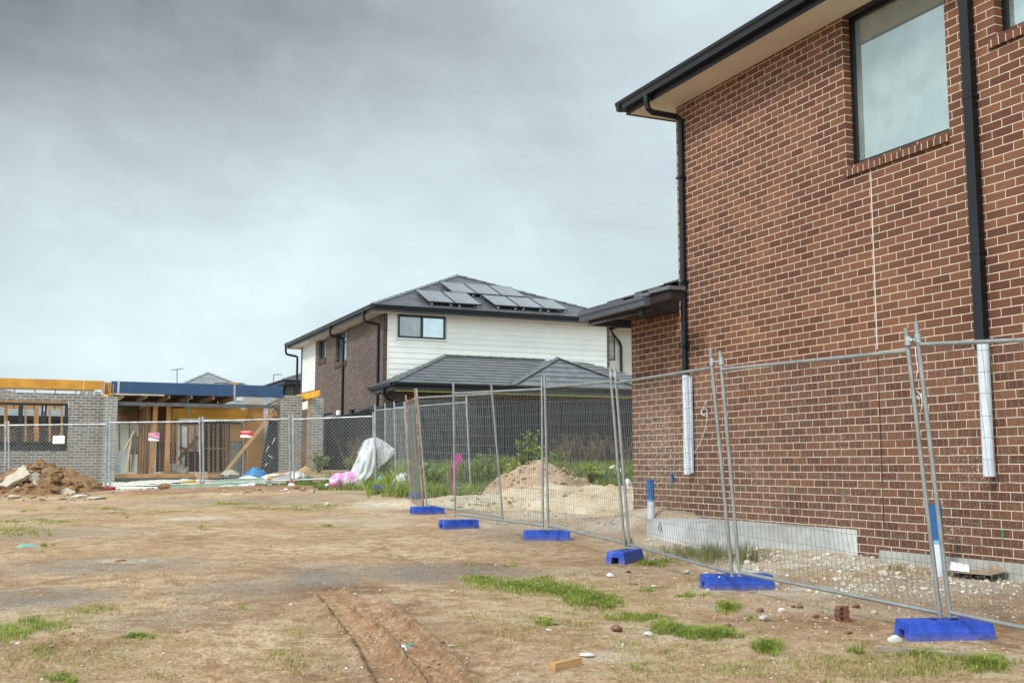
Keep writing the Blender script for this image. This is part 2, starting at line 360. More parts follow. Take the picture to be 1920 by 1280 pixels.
# ------------------------------------------------------------------ mesh building
def tag(o,label=None,cat=None,group=None,kind=None):
    for k,v in (('label',label),('category',cat),('group',group),('kind',kind)):
        if v: o[k]=v
    return o
def thing(name,label,cat,loc,group=None):
    o=bpy.data.objects.new(name,None); COL.objects.link(o); o.location=loc; o.empty_display_size=.2
    return tag(o,label,cat,group)
class MB:
    def __init__(s): s.v=[];s.f=[]
    def add(s,vs,fs):
        k=len(s.v); s.v.extend([tuple(p) for p in vs]); s.f.extend([tuple(i+k for i in f) for f in fs]); return s
    def quad(s,*p): return s.add(p,[tuple(range(len(p)))])
    def box(s,o,a,b,c):
        """box from corner o along vectors a,b,c"""
        P=[o,o+a,o+a+b,o+b,o+c,o+a+c,o+a+b+c,o+b+c]
        f=[(0,3,2,1),(4,5,6,7),(0,1,5,4),(1,2,6,5),(2,3,7,6),(3,0,4,7)]
        if a.cross(b).dot(c)<0: f=[tuple(reversed(x)) for x in f]
        return s.add(P,f)
    def gbox(s,u0,u1,v0,v1,z0,z1):
        return s.box(G(u0,v0,z0),DU*(u1-u0),DV*(v1-v0),DZ*(z1-z0))
    def beam(s,p,q,w,h,up=DZ):
        d=(q-p); n=d.cross(up)
        if n.length<1e-6: n=d.cross(V3(1,0,0))
        n.normalize(); t=n.cross(d).normalized()
        return s.box(p-n*w/2-t*h/2,n*w,t*h,d)
    def tube(s,pts,r,n=8,caps=True,r1=None):
        pts=[Vector(p) for p in pts]; k=len(s.v); m=len(pts); N=None
        for i,p in enumerate(pts):
            d=(pts[min(i+1,m-1)]-pts[max(i-1,0)]).normalized()
            if N is None:
                N=d.cross(V3(0,0,1) if abs(d.z)<.9 else V3(1,0,0)).normalized()
            N=(N-d*N.dot(d)).normalized(); B=d.cross(N)
            rr=r if r1 is None else r+(r1-r)*i/(m-1)
            for j in range(n):
                a=2*math.pi*j/n; s.v.append(tuple(p+N*(math.cos(a)*rr)+B*(math.sin(a)*rr)))
        for i in range(m-1):
            for j in range(n):
                a=k+i*n+j;b=k+i*n+(j+1)%n; s.f.append((a,b,b+n,a+n))
        if caps: s.f.append(tuple(k+j for j in reversed(range(n)))); s.f.append(tuple(k+(m-1)*n+j for j in range(n)))
        return s
    def prism(s,poly,ext):
        n=len(poly); k=len(s.v); s.v.extend([tuple(p) for p in poly]+[tuple(p+ext) for p in poly])
        s.f.append(tuple(k+i for i in reversed(range(n)))); s.f.append(tuple(k+n+i for i in range(n)))
        for i in range(n): j=(i+1)%n; s.f.append((k+i,k+j,k+n+j,k+n+i))
        return s
    def wall(s,O,D,N,s0,s1,z0,z1,T,holes=()):
        """wall: O at s=0,z=0; D along, N outward; rectangular holes (a,b,c,d)"""
        xs=sorted({s0,s1,*[h[0] for h in holes if s0<h[0]<s1],*[h[1] for h in holes if s0<h[1]<s1]})
        zs=sorted({z0,z1,*[h[2] for h in holes if z0<h[2]<z1],*[h[3] for h in holes if z0<h[3]<z1]})
        nx,nz=len(xs)-1,len(zs)-1
        sol=[[not any(h[0]<(xs[i]+xs[i+1])/2<h[1] and h[2]<(zs[j]+zs[j+1])/2<h[3] for h in holes) for j in range(nz)] for i in range(nx)]
        P=lambda a,z,t: O+D*a+DZ*z-N*t
        flip=D.cross(DZ).dot(N)<0
        def q(*p): s.quad(*(reversed(p) if flip else p))
        ok=lambda i,j: 0<=i<nx and 0<=j<nz and sol[i][j]
        for i in range(nx):
            for j in range(nz):
                if not sol[i][j]: continue
                a,b,c,d=xs[i],xs[i+1],zs[j],zs[j+1]
                q(P(a,c,0),P(b,c,0),P(b,d,0),P(a,d,0)); q(P(a,c,T),P(a,d,T),P(b,d,T),P(b,c,T))
                if not ok(i-1,j): q(P(a,c,T),P(a,c,0),P(a,d,0),P(a,d,T))
                if not ok(i+1,j): q(P(b,c,0),P(b,c,T),P(b,d,T),P(b,d,0))
                if not ok(i,j-1): q(P(a,c,0),P(a,c,T),P(b,c,T),P(b,c,0))
                if not ok(i,j+1): q(P(a,d,0),P(b,d,0),P(b,d,T),P(a,d,T))
        return s
    def slope(s,e0,e1,t0,t1,course=.32,lift=.03):
        """stepped tile courses between an eave line e0-e1 and a top line t0-t1"""
        n=(e1-e0).cross(t0-e0 if (t0-e0).length>.01 else t1-e0).normalized()
        if n.z<0: n=-n
        L=((t0+t1)/2-(e0+e1)/2).length
        # true slope length measured square to the eave
        d=(e1-e0).normalized(); w=(t0-e0); L=(w-d*w.dot(d)).length
        k=max(1,int(round(L/course)))
        for i in range(k):
            a,b=i/k,min(1,(i+1.12)/k)
            p0,p1=e0.lerp(t0,a),e1.lerp(t1,a); q0,q1=e0.lerp(t0,b),e1.lerp(t1,b)
            P=[p0+n*lift,p1+n*lift,q1+n*.004,q0+n*.004]
            Q=[p0-n*.01,p1-n*.01]
            order=[P[0],P[1],P[2],P[3]]
            if (P[1]-P[0]).cross(P[3]-P[0]).dot(n)<0: order.reverse()
            s.quad(*order); s.quad(Q[0],Q[1],P[1],P[0])
        return s
    def build(s,name,m,parent=None,smooth=False,uv=True,label=None):
        off=V3(0,0,0)
        if parent is not None:
            p=parent
            while p is not None: off=off+p.location; p=p.parent
        me=bpy.data.meshes.new(name)
        me.from_pydata([(a-off.x,b-off.y,c-off.z) for a,b,c in s.v],[],s.f); me.validate()
        if uv:
            L=me.uv_layers.new(name='UVMap').data; vs=[Vector(p) for p in s.v]
            for p in me.polygons:
                nn=p.normal; t=DZ.cross(nn)
                if t.length<.05: t=DU.copy(); w=DV.copy()
                else:
                    t.normalize(); w=nn.cross(t).normalized()
                    if abs(nn.z)<.05: w=DZ
                for li in p.loop_indices:
                    co=vs[me.loops[li].vertex_index]; L[li].uv=(co.dot(t),co.dot(w))
        if smooth: me.polygons.foreach_set('use_smooth',[True]*len(me.polygons))
        me.materials.append(MATS[m] if isinstance(m,str) else m)
        o=bpy.data.objects.new(name,me); COL.objects.link(o)
        if parent is not None: o.parent=parent
        if label: o['label']=label
        return o
def npmesh(name,verts,faces,m,smooth=False):
    me=bpy.data.meshes.new(name); verts=np.asarray(verts,np.float32); faces=np.asarray(faces,np.int32)
    nv,nf,k=len(verts),len(faces),faces.shape[1]
    me.vertices.add(nv); me.vertices.foreach_set('co',verts.ravel())
    me.loops.add(nf*k); me.loops.foreach_set('vertex_index',faces.ravel())
    me.polygons.add(nf); me.polygons.foreach_set('loop_start',np.arange(0,nf*k,k,dtype=np.int32)); me.polygons.foreach_set('loop_total',np.full(nf,k,np.int32))
    me.update(calc_edges=True)
    if smooth: me.polygons.foreach_set('use_smooth',np.ones(nf,bool))
    me.materials.append(MATS[m] if isinstance(m,str) else m)
    o=bpy.data.objects.new(name,me); COL.objects.link(o); return o
# ------------------------------------------------------------------ ground
def growth(a,step,end,k):
    o=[];x=a
    while x<end: x+=step; step*=k; o.append(x)
    return o
def lines(segs):
    o=[segs[0][0]]
    for a,b,st in segs:
        n=max(1,int(round((b-a)/st))); o+= [a+(b-a)*(i+1)/n for i in range(n)]
    return o
X0=lines([(-14,-6,.16),(-6,-2.15,.055),(-2.15,.1,.0145),(.1,7,.05),(7,12,.14)])
X0=[-x for x in reversed(growth(14,.2,420,1.22))]+X0+growth(12,.2,420,1.22)
Y0=lines([(5.2,6.3,.05),(6.3,10.2,.017),(10.2,15,.05),(15,24,.09),(24,38,.13)])
Y0=[5.2-(y) for y in reversed(growth(0,.2,60,1.4))]+Y0+growth(38,.2,520,1.2)
GX,GY=np.meshgrid(np.array(X0),np.array(Y0)); GZ=height(GX,GY)
def blobs(lst,x,y,seed=0,edge=.45):
    m=np.zeros(x.shape); w=fbm(x*1.3,y*1.3,seed+60)-.5; w2=fbm(x*5,y*5,seed+70)-.5
    for px,py,rx,ry,amt in lst:
        cx,cy=_gp(px,py); ax=rx/2065*cy; cy0=_gp(px,py+ry)[1]; ay=max(abs(cy-cy0),.05)
        d=np.hypot((x-cx)/ax,(y-cy)/ay)+w*1.0+w2*.5
        m=np.maximum(m,amt*(1-sm(1-edge,1+edge,d)))
    return m
mg=blobs([(830,1072,170,20,1),(600,1082,90,24,1),(40,1120,130,22,.9),(210,1062,170,18,.7),(480,1105,140,20,.7),(960,1000,120,14,.5),(330,1165,140,20,.45),(450,938,220,8,.6),(700,925,120,6,.5),(90,1000,140,14,.6),(1180,1075,120,12,.35),(760,1170,60,10,.5)],GX,GY,1,.6)
mp=blobs([(745,946,80,9,1),(1700,1105,260,26,1),(1500,1050,200,28,1),(1330,1020,150,18,.6),(590,1056,50,5,.6),(355,972,60,4,.8),(1090,965,160,16,.7),(250,912,110,7,1),(330,905,160,6,.9),(1300,1185,70,14,.55),(640,975,120,8,.35),(250,1052,50,4,.6),(1140,1230,60,9,.4),(900,985,50,5,.5),(1620,1140,260,16,.5),(1100,1010,80,7,.4),(1185,965,110,26,.9),(1250,1010,120,24,.7),(1790,1095,140,16,.9)],GX,GY,2,.6)
mb=blobs([(760,1215,190,75,.45),(640,1112,90,20,1),(760,1140,70,14,.8),(1000,1006,90,9,.8),(900,1058,50,6,.8),(1560,1165,220,16,.5),(1880,1170,120,30,.7),(400,918,250,5,.9),(1120,1052,130,10,.5),(150,1215,90,22,.5),(620,1265,60,40,.6),(330,1010,140,10,.3),(1000,975,60,6,.5)],GX,GY,3,.6)
mgr=blobs([(40,1185,110,30,.7),(150,1150,110,14,.6),(20,990,110,14,.9),(60,972,90,7,.8),(240,958,110,5,.8),(440,945,130,6,.9),(580,953,120,5,.8),(630,985,60,5,.7),(1700,1245,300,26,.6),(1320,1050,190,14,.5),(1060,1110,160,28,.55),(1230,1180,170,22,.6),(600,912,130,7,.8),(560,1195,60,16,.4),(1440,1235,90,20,.4),(1300,1120,90,10,.4),(100,1255,140,20,.35)],GX,GY,4,.6)
for pts in RUTS:
    d,al,sd=seg_dist(GX,GY,pts); ins_=1-sm(.10,.12,d); mb=np.maximum(mb,(.8*(1-sm(.12,.34,d))*(1-ins_)+ins_*(1.0-.85*treadpat(al,d,0)*sm(.30,.42,fbm(GX*2.5,GY*2.5,40))))*sm(.1,.6,al)); mg=mg*sm(.14,.35,d); mgr=mgr*sm(.14,.3,d)  # groove shade and damp painted into the soil colour between tread bars
bankm=sm(.05,.3,base_h(GX,GY)-np.where(GY<30,.031*(GY-7),.713+.01*(GY-30)))*(GY>20)
mgr=np.maximum(mgr,bankm*.8)
nx,ny=len(X0),len(Y0); idx=np.arange(nx*ny).reshape(ny,nx)
fc=np.stack([idx[:-1,:-1],idx[:-1,1:],idx[1:,1:],idx[1:,:-1]],-1).reshape(-1,4)
m,n,b=nt('soil_ground')
co=node(n,'ShaderNodeTexCoord').outputs['Object']
def attr(nm): x=node(n,'ShaderNodeAttribute'); x.attribute_name=nm; return x.outputs['Fac']
n1=noisen(n,co,.7,6,.6); n2=noisen(n,co,5.5,6,.65); n3=noisen(n,co,38,5,.7); n4=noisen(n,co,120,3,.7)
v1=node(n,'ShaderNodeTexVoronoi'); v1.inputs['Scale'].default_value=34; n.links.new(co,v1.inputs[0])
v2=node(n,'ShaderNodeTexVoronoi'); v2.inputs['Scale'].default_value=75; n.links.new(co,v2.inputs[0])
c=mixc(n,ramp(n,n1,.35,.65),(.475,.305,.178),(.575,.43,.285))
c=mixc(n,ramp(n,n2,.42,.66),c,(.37,.225,.12))
n5=noisen(n,co,1.9,6,.7,.5); c=mixc(n,mathn(n,'MULTIPLY',ramp(n,n5,.52,.66),.7),c,(.31,.18,.095)); c=mixc(n,mathn(n,'MULTIPLY',ramp(n,n5,.44,.33),.6),c,(.56,.44,.30))
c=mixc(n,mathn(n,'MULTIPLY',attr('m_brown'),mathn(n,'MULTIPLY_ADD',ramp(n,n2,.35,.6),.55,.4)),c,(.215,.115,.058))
c=mixc(n,mathn(n,'MULTIPLY',attr('m_gravel'),mathn(n,'MULTIPLY_ADD',ramp(n,n2,.62,.38),.5,.42)),c,(.215,.20,.185))
c=mixc(n,mathn(n,'MULTIPLY',attr('m_pale'),ramp(n,n2,.36,.58)),c,(.66,.60,.50))
c=mixc(n,mathn(n,'MULTIPLY',mathn(n,'MULTIPLY',attr('m_grass'),ramp(n,n2,.40,.62)),.55),c,(.23,.22,.075))
n6=noisen(n,co,.33,5,.6,.8); c=mixc(n,mathn(n,'MULTIPLY',ramp(n,n6,.50,.68),mathn(n,'MULTIPLY_ADD',ramp(n,n2,.4,.6),.4,.35)),c,(.285,.175,.105))
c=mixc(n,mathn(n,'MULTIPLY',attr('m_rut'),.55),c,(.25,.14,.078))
def grey(v): cg=node(n,'ShaderNodeCombineColor'); [n.links.new(v,cg.inputs[i]) for i in range(3)]; return cg.outputs[0]
c=mixc(n,1.0,c,grey(mathn(n,'MULTIPLY_ADD',ramp(n,n3,.30,.70),.70,.64)),'MULTIPLY')
# small stones of several tints lying in the soil
st=mathn(n,'MULTIPLY',ramp(n,v1.outputs['Distance'],.30,.20),ramp(n,node(n,'ShaderNodeSeparateColor').outputs[0],0,1)) if False else ramp(n,v1.outputs['Distance'],.26,.16)
sc=node(n,'ShaderNodeSeparateColor'); n.links.new(v1.outputs['Color'],sc.inputs[0])
pick=mathn(n,'MULTIPLY',st,ramp(n,mathn(n,'ADD',sc.outputs[0],mathn(n,'MULTIPLY',attr('m_pale'),.35)),.80,.86))
c=mixc(n,mathn(n,'MULTIPLY',pick,.85),c,mixc(n,sc.outputs[1],(.62,.56,.48),(.28,.25,.23)))
sc2=node(n,'ShaderNodeSeparateColor'); n.links.new(v2.outputs['Color'],sc2.inputs[0])
pick2=mathn(n,'MULTIPLY',ramp(n,v2.outputs['Distance'],.34,.2),ramp(n,mathn(n,'ADD',sc2.outputs[0],mathn(n,'MULTIPLY',attr('m_gravel'),.25)),.72,.8))
c=mixc(n,mathn(n,'MULTIPLY',pick2,.7),c,mixc(n,sc2.outputs[1],(.50,.46,.41),(.12,.10,.085)))
n.links.new(c,b.inputs['Base Color']); b.inputs['Roughness'].default_value=.95; b.inputs['Specular IOR Level'].default_value=.15
hh=mathn(n,'ADD',mathn(n,'ADD',mathn(n,'MULTIPLY',n3,.9),mathn(n,'MULTIPLY',n4,.3)),mathn(n,'ADD',mathn(n,'MULTIPLY',pick,.6),mathn(n,'MULTIPLY',n2,1.2)))
hh=mathn(n,'MULTIPLY',hh,mathn(n,'SUBTRACT',1.0,mathn(n,'MULTIPLY',attr('m_rut'),.85))); bump(n,b,hh,.85,.045)
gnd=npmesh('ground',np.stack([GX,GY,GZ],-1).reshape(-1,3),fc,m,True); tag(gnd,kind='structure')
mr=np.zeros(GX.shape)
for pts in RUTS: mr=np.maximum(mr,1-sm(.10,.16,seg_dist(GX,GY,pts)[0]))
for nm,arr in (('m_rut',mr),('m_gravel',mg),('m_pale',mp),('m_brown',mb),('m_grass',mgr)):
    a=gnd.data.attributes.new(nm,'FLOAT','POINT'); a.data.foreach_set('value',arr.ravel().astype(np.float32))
# ------------------------------------------------------------------ brick house on the right
U0=8.38
O0=V3(0,0,0)+DU*U0
vC=uvz(on_u(1270.5,400,U0))[1]; vP=uvz(on_u(1182.5,700,U0))[1]
zS=uvz(on_u(1283,194,U0))[2]              # soffit level
H=thing('brick_house','two storey brown brick house with black gutters filling the right of the site','house',G(U0,vC,.2))
def wr(px0,py0,px1,py1,U=U0):             # rectangle on the side wall from two pixels (left-bottom, right-top) -> (v0,v1,z0,z1)
    a=pu(px0,py0,U); c=pu(px1,py1,U); return (min(a[0],c[0]),max(a[0],c[0]),min(a[1],c[1]),max(a[1],c[1]))
w1=(pu(1780.5,250,U0)[0],pu(1588,305,U0)[0],(pu(1780,247,U0)[1]+pu(1588,311,U0)[1])/2,zS)
w2b=pu(1869,75,U0); w2=(w2b[0]-1.9,pu(1866,60,U0)[0],pu(1866,66,U0)[1],zS)
mb_=MB().wall(O0,DV,-DU,2.2,vC,-.1,zS,.25,[(w1[0],w1[1],w1[2],zS+1),(w2[0],w2[1],w2[2],zS+1)])
mb_.wall(G(0,vC,0),DU,DV,U0+.001,U0+9,-.1,zS,.25)
mb_.build('wall','brick_brown',H)
zP=uvz(on_u(1230,590,U0+.02))[2]+.25
MB().wall(O0+DU*.02,DV,-DU,vC+.001,vP,-.1,zP,.25).wall(G(0,vP,0),DU,DV,U0+.021,U0+6,-.1,zP,.25).build('porch_wall','brick_brown',H)
def house_window(parent,v0,v1,z0,z1,rec=.10,fr=.06,U=U0,mull=(),gl='glass_big'):
    f=MB(); u=U+rec
    f.gbox(u,u+.07,v0,v0+fr,z0,z1); f.gbox(u,u+.07,v1-fr,v1,z0,z1); f.gbox(u+.002,u+.072,v0+fr,v1-fr,z0,z0+fr); f.gbox(u+.002,u+.072,v0+fr,v1-fr,z1-fr,z1)
    for mm in mull: f.gbox(u+.004,u+.074,mm-.03,mm+.03,z0+fr,z1-fr)
    w=f.build('window','black_frame',parent)
    MB().gbox(u+.035,u+.045,v0+fr,v1-fr,z0+fr,z1-fr).build('pane',gl,w)
    return w
def sill(parent,v0,v1,z,U=U0,mt='brick_sill',drop=.10,proj=.035,rec=.12):
    P=[G(U-proj,v0,z-.045),G(U+rec,v0,z+.012),G(U+rec,v0,z-drop),G(U-proj,v0,z-drop-.02)]
    MB().prism(P,DV*(v1-v0)).build('window_sill',mt,parent)
house_window(H,*w1); sill(H,w1[0]-.0,w1[1]+.02,w1[2])
house_window(H,*w2); sill(H,w2[0],w2[1]+.06,w2[2])
# eave: soffit, fascia, gutter running down the side and across the far end
OV=U0-uvz(on_z(1180,213,zS))[0]; OV=max(.42,min(.75,OV)); vE=uvz(on_u(1178,214,U0-OV))[1]
MB().gbox(U0-OV,U0-.001,2.0,vE,zS+.001,zS+.02).gbox(U0-.001,U0+9,vC+.001,vE,zS+.001,zS+.02).build('soffit','soffit_cream',H)
fa=MB(); fa.gbox(U0-OV-.022,U0-OV-.001,2.0,vE+.022,zS-.012,zS+.17); fa.gbox(U0-OV-.0,U0+9,vE+.001,vE+.022,zS-.012,zS+.168); fa.build('fascia','gutter_black',H)
def gutter(name,parent,p0,p1,out,m,w=.12,h=.115):
    """quad gutter profile swept p0->p1; out is the outward direction; p at the top inner edge"""
    prof=[(0,0),(0,-h),(w*.72,-h),(w*.80,-h*.45),(w,-h*.28),(w,.012),(w-.014,.012),(w-.014,-.01)]
    return MB().prism([p0+out*a+DZ*b_ for a,b_ in prof],p1-p0).build(name,m,parent)
gz=zS+.175
gutter('gutter',H,G(U0-OV-.024,2.0,gz),G(U0-OV-.024,vE+.14,gz),-DU,'gutter_black')
gutter('gutter',H,G(U0-OV-.14,vE+.024,gz-.001),G(U0+9,vE+.024,gz-.001),DV,'gutter_black')
ro=MB(); e=[G(U0-OV-.06,2.0,gz+.01),G(U0-OV-.06,vE+.06,gz+.01),G(U0+9+OV,vE+.06,gz+.01),G(U0+9+OV,2.0,gz+.01)]
rd=4.9; top=[G(U0+4.4,2.0,gz+2.0),G(U0+4.4,vE-rd,gz+2.0)]
ro.slope(e[0],e[1],top[0],top[1]).slope(e[1],e[2],top[1],top[1]).slope(e[2],e[3],top[1],top[0]); ro.build('roof','roof_charcoal',H)
# downpipes
def pipe_rect(mbx,pts,w=.10,d=.05):
    for p,q in zip(pts[:-1],pts[1:]): mbx.beam(p,q,w,d,DV if abs((q-p).normalized().z)<.9 else DU)
vd=uvz(on_u(1279,450,U0-.06))[1]; zd0=uvz(on_u(1290,720,U0-.06))[2]
d1=MB(); ua=U0-.045
xg=G(U0-OV-.085,vd+.06,gz-.10)
d1.tube([xg,xg-DZ*.10,G(U0-OV-.06,vd+.06,gz-.30),G(U0-OV+.0,vd+.055,gz-.345),G(ua-.07,vd+.01,gz-.375),G(ua-.01,vd,gz-.42),G(ua-.01,vd,gz-.52),G(ua-.01,vd,zd0)],.042,10)
for zz in (zS-1.1,zS-2.6,zS-3.5): d1.gbox(ua-.065,U0-.002,vd-.058,vd+.058,zz,zz+.03)
d1.build('downpipe','gutter_black',H,smooth=False)
vd2=uvz(on_u(1812,60,U0-.06))[1]; zd2=uvz(on_u(1846,655,U0-.06))[2]
d2=MB(); d2.gbox(U0-.092,U0-.022,vd2-.055,vd2+.055,zd2,zS-.001)
for zz in (zS-.3,zS-1.55,zS-3.1): d2.gbox(U0-.097,U0-.0015,vd2-.062,vd2+.062,zz,zz+.03)
d2.build('downpipe','gutter_black',H)
def white_pipe(p,q,r=.047):
    a=MB().tube([p,q],r,14,True)
    return a
pA=on_u(1287.5,703,U0-.085); pB=on_u(1289,889,U0-.085)
t=white_pipe(V3(pB.x,pB.y,pA.z),pB,.048).build('temporary_pipe','white_pvc',H,smooth=False)
MB().gbox(U0-.06,U0-.03,uvz(pB)[1]-.075,uvz(pB)[1]+.0,pB.z+.02,pA.z-.02).build('pipe_strip','white_pvc',t)
pA=on_u(1843,640,U0-.09); pB=on_u(1855,893,U0-.09)
white_pipe(V3(pB.x,pB.y,pA.z),pB,.055).build('temporary_pipe','white_pvc',H)
# movement joint: pale sealant above, open below
vj=uvz(on_u(1640,520,U0))[1]; zj=uvz(on_u(1645,655,U0))[2]; zb=uvz(on_u(1662,985,U0))[2]
MB().gbox(U0-.003,U0+.001,vj-.006,vj+.006,zj,w1[2]-.13).build('movement_joint','sealant_white',H)
MB().gbox(U0-.002,U0+.001,vj-.006,vj+.006,zb,zj-.001).build('movement_joint','joint_dark',H)
for px,py in ((1316,912),(1389,914),(1479,917),(1581,922),(1702,925),(1880,1002),(1257,910)):
    v_,z_=pu(px,py,U0); MB().gbox(U0-.0025,U0+.001,v_-.006,v_+.006,z_-.045,z_+.05).build('paint_mark','paint_green',H)
v_,z_=pu(1261,895,U0); MB().gbox(U0-.02,U0-.001,v_-.02,v_+.02,z_-.05,z_+.06).build('cable_tag','blue_paint',H)
# white cable stubs hanging out of the wall
def cable(pxs,name='loose_cable',dep=.03,r=.0045):
    P=[on_u(x,y,U0-dep-.012*(i%2)) for i,(x,y) in enumerate(pxs)]
    MB().tube(P,r,6).build(name,'cable_white',H,smooth=True)
cable([(1325,750),(1321,758),(1318,768),(1315,772),(1318,778),(1324,776),(1326,769),(1321,765),(1314,769),(1316,777),(1322,780),(1326,776),(1325,790),(1322,805),(1317,820),(1311,834),(1304,846),(1298,853)])
cable([(1716,650),(1718,672),(1721,690),(1719,704),(1717,712)]); cable([(1719,733),(1726,739),(1727,746),(1721,748),(1720,742),(1727,737),(1729,752),(1728,766),(1725,775)])
# porch roof tucked behind: steel gutter, open eave, capping tiles
uG=U0-.95
def line_u(pxa,pxb,u): return on_u(*pxa,u),on_u(*pxb,u)
ga,gb=line_u((1083,598),(1204,553),uG)
zg=(ga.z+gb.z)/2; va,vb=uvz(ga)[1],uvz(gb)[1]
PR=MB()
gutter('porch_gutter',H,G(uG+.12,vb,zg+.03),G(uG+.12,va,zg+.03),-DU,'gutter_steel')
h=MB(); h.gbox(uG+.13,uG+.15,vC-.0,va-.1,zg-.12,zg+.02); h.build('porch_fascia','joint_dark',H)
fb_a,fb_b=line_u((1102,612),(1222,574),uG+.35)
h=MB(); zf=(fb_a.z+fb_b.z)/2; h.gbox(uG+.34,uG+.38,uvz(fb_b)[1],uvz(fb_a)[1],zf-.02,zf+.16); h.gbox(uG+.32,uG+.34,uvz(fb_b)[1],uvz(fb_a)[1],zf+.10,zf+.13); h.gbox(uG+.38,U0+6,uvz(fb_a)[1]-.04,uvz(fb_a)[1],zf-.02,zf+.155); h.build('porch_fascia','gutter_steel',H)
vF=uvz(fb_a)[1]
MB().gbox(uG+.381,U0-.0,vC+.3,vF-.041,zf+.10,zf+.12).gbox(U0,U0+6,vP+.001,vF-.041,zf+.10,zf+.12).build('porch_soffit','soffit_dark',H)
MB().gbox(uG+.40,U0+.018,vC+.006,vC+.9,zg-.05,zg+.16).build('porch_soffit','joint_dark',H)
pe=[G(uG+.05,vC+.006,zg+.055),G(uG+.05,va+.02,zg+.055)]; pt=[G(U0+3,vC+.006,zg+1.5),G(U0+3,va-3.9,zg+1.5)]
PR.slope(pe[0],pe[1],pt[0],pt[1]).slope(pe[1],G(U0+8,va+.02,zg+.055),pt[1],G(U0+8,va-3.9,zg+1.5)); PR.build('porch_roof','roof_charcoal',H)
cp=MB(); q0,q1=on_u(1102,590,uG+.35),on_u(1268,537,uG+.35); k=5
for i in range(k):
    a,c2=q0.lerp(q1,i/k),q0.lerp(q1,(i+1)/k+.01); cp.beam(a+DZ*(.0),c2-DZ*.02,.26,.05)
MB().beam(q0.lerp(q1,.55)-DZ*.10+DU*.02,q1-DZ*.10+DU*.02,.22,.13).build('barge_board','joint_dark',H)
cp.build('verge_capping','roof_charcoal',H)
v_,z_=uvz(on_u(1204,588,uG+.22))[1:]; MB().tube([G(uG+.22,v_,z_-.03),G(uG+.22,v_,z_+.07)],.05,10).build('gutter_outlet','gutter_black',H)
# footings
zt=uvz(on_u(1600,1000,U0-.1))[2]
zl=.56
ft=[on_z(1213,972,zl),on_z(1340,984,zl),on_z(1450,986,zl),on_z(1560,990,zl),on_z(1662,996,zl)]
ft=[V3(p.x,p.y,zl) for p in ft]
vR=uvz(ft[-1])[1]; poly=ft+[G(U0+.05,vR,zl),G(U0+.05,uvz(ft[0])[1]+.15,zl)]
MB().prism([V3(p.x,p.y,-.2) for p in poly],DZ*(zl+.2)).build('footing','concrete_pale',H)
zb2=uvz(on_u(1800,1045,U0))[2]
MB().gbox(U0-.05,U0+.05,2.0,vR-.001,-.3,zb2).build('footing','concrete',H)
mk=MB(); 
for a,b_ in (((1237,980),(1234,990)),((1234,990),(1238,997)),((1238,997),(1241,988)),((1241,988),(1237,980)),((1237,986),(1243,998))):
    d0=ft[1]-ft[0]; nn=V3(d0.y,-d0.x,0).normalized()
    def pf(px,py): d=ray(px,py); tt=(ft[0]-CAM).dot(nn)/d.dot(nn); return CAM+d*tt-d.normalized()*.006
    mk.tube([pf(*a),pf(*b_)],.004,4)
mk.build('pencil_mark','joint_dark',H)
def stub(px,pyt,pyb,r,label):
    g=gpt(px+3,pyb); top=at(px,pyt,g.y)
    tp=V3(g.x-.01,g.y,top.z)
    o=thing('pipe_stub',label,'pipe',g,'capped pipe stubs by the brick wall')
    zm=g.z+(tp.z-g.z)*.50
    MB().tube([g-DZ*.1,V3(g.x,g.y,zm)],r,14).build('pipe','white_pvc',o)
    MB().tube([V3(g.x,g.y,zm),tp],r*1.004,14).build('painted_end','blue_paint',o)
    MB().tube([V3(g.x,g.y,zm-(tp.z-g.z)*.06),V3(g.x,g.y,zm)],r*1.002,14).build('paint_edge',mat('blue_pale',(.20,.42,.60),.5,.2,9),o)
    return o
stub(1218,898,975,.050,'white pipe stub with blue painted top standing at the left end of the footing')
stub(1757,945,1076,.062,'larger white pipe stub with blue painted top behind the nearest mesh panel posts')
# ------------------------------------------------------------------ two storey house in the middle
UM,VM=11.33,36.5
zE=pu(717,588,UM)[1]; GF=1.05
vL=uvz(on_u(563.5,700,UM))[1]; uR=uvz(on_v(1143,650,VM))[0]; uRw=uvz(on_v(1137,650,VM))[0]
M=thing('two_storey_house','white boarded and dark brick two storey house with solar panels, beyond the weeds','house',G(UM,VM,GF))
vB=uvz(on_u(591,690,UM))[1]
def U_(px,py): return pu(px,py,UM)
wA=(U_(611,640)[0],U_(598,640)[0]); wAz=(U_(604,672)[1],zE)      # small upper window
wB=(U_(650,626)[0],U_(630,626)[0]); wBz=(U_(640,677)[1],zE)
wC=(U_(623,790)[0],U_(600,790)[0]); wCz=(U_(615,795)[1]-.8,U_(618,774)[1])
wD=(U_(684,765)[0],U_(655,775)[0]); wDz=(U_(670,790)[1]-.8,U_(672,766)[1])
holes=[(wA[0],wA[1],wAz[0],zE+1),(wB[0],wB[1],wBz[0],zE+1),(wC[0],wC[1],wCz[0],wCz[1]),(wD[0],wD[1],wDz[0],wDz[1])]
OM=DU*UM
MB().wall(OM,DV,-DU,VM,vB,GF-1,zE,.22,holes).build('side_wall','brick_dark',M)
MB().wall(OM+DU*.03,DV,-DU,vB+.001,vL,GF+2.7,zE,.2).build('side_cladding','board_white',M)
MB().wall(OM+DU*.02,DV,-DU,vB+.001,vL,GF-1,GF+2.699,.2).wall(G(0,vL,0),DU,DV,UM+.01,uR,GF-1,zE-.001,.2).wall(DU*uR,DV,DU,VM+.01,vL,GF-1,zE,.2).build('rear_wall','brick_dark',M)
uS=uvz(on_v(726,640,VM))[0]
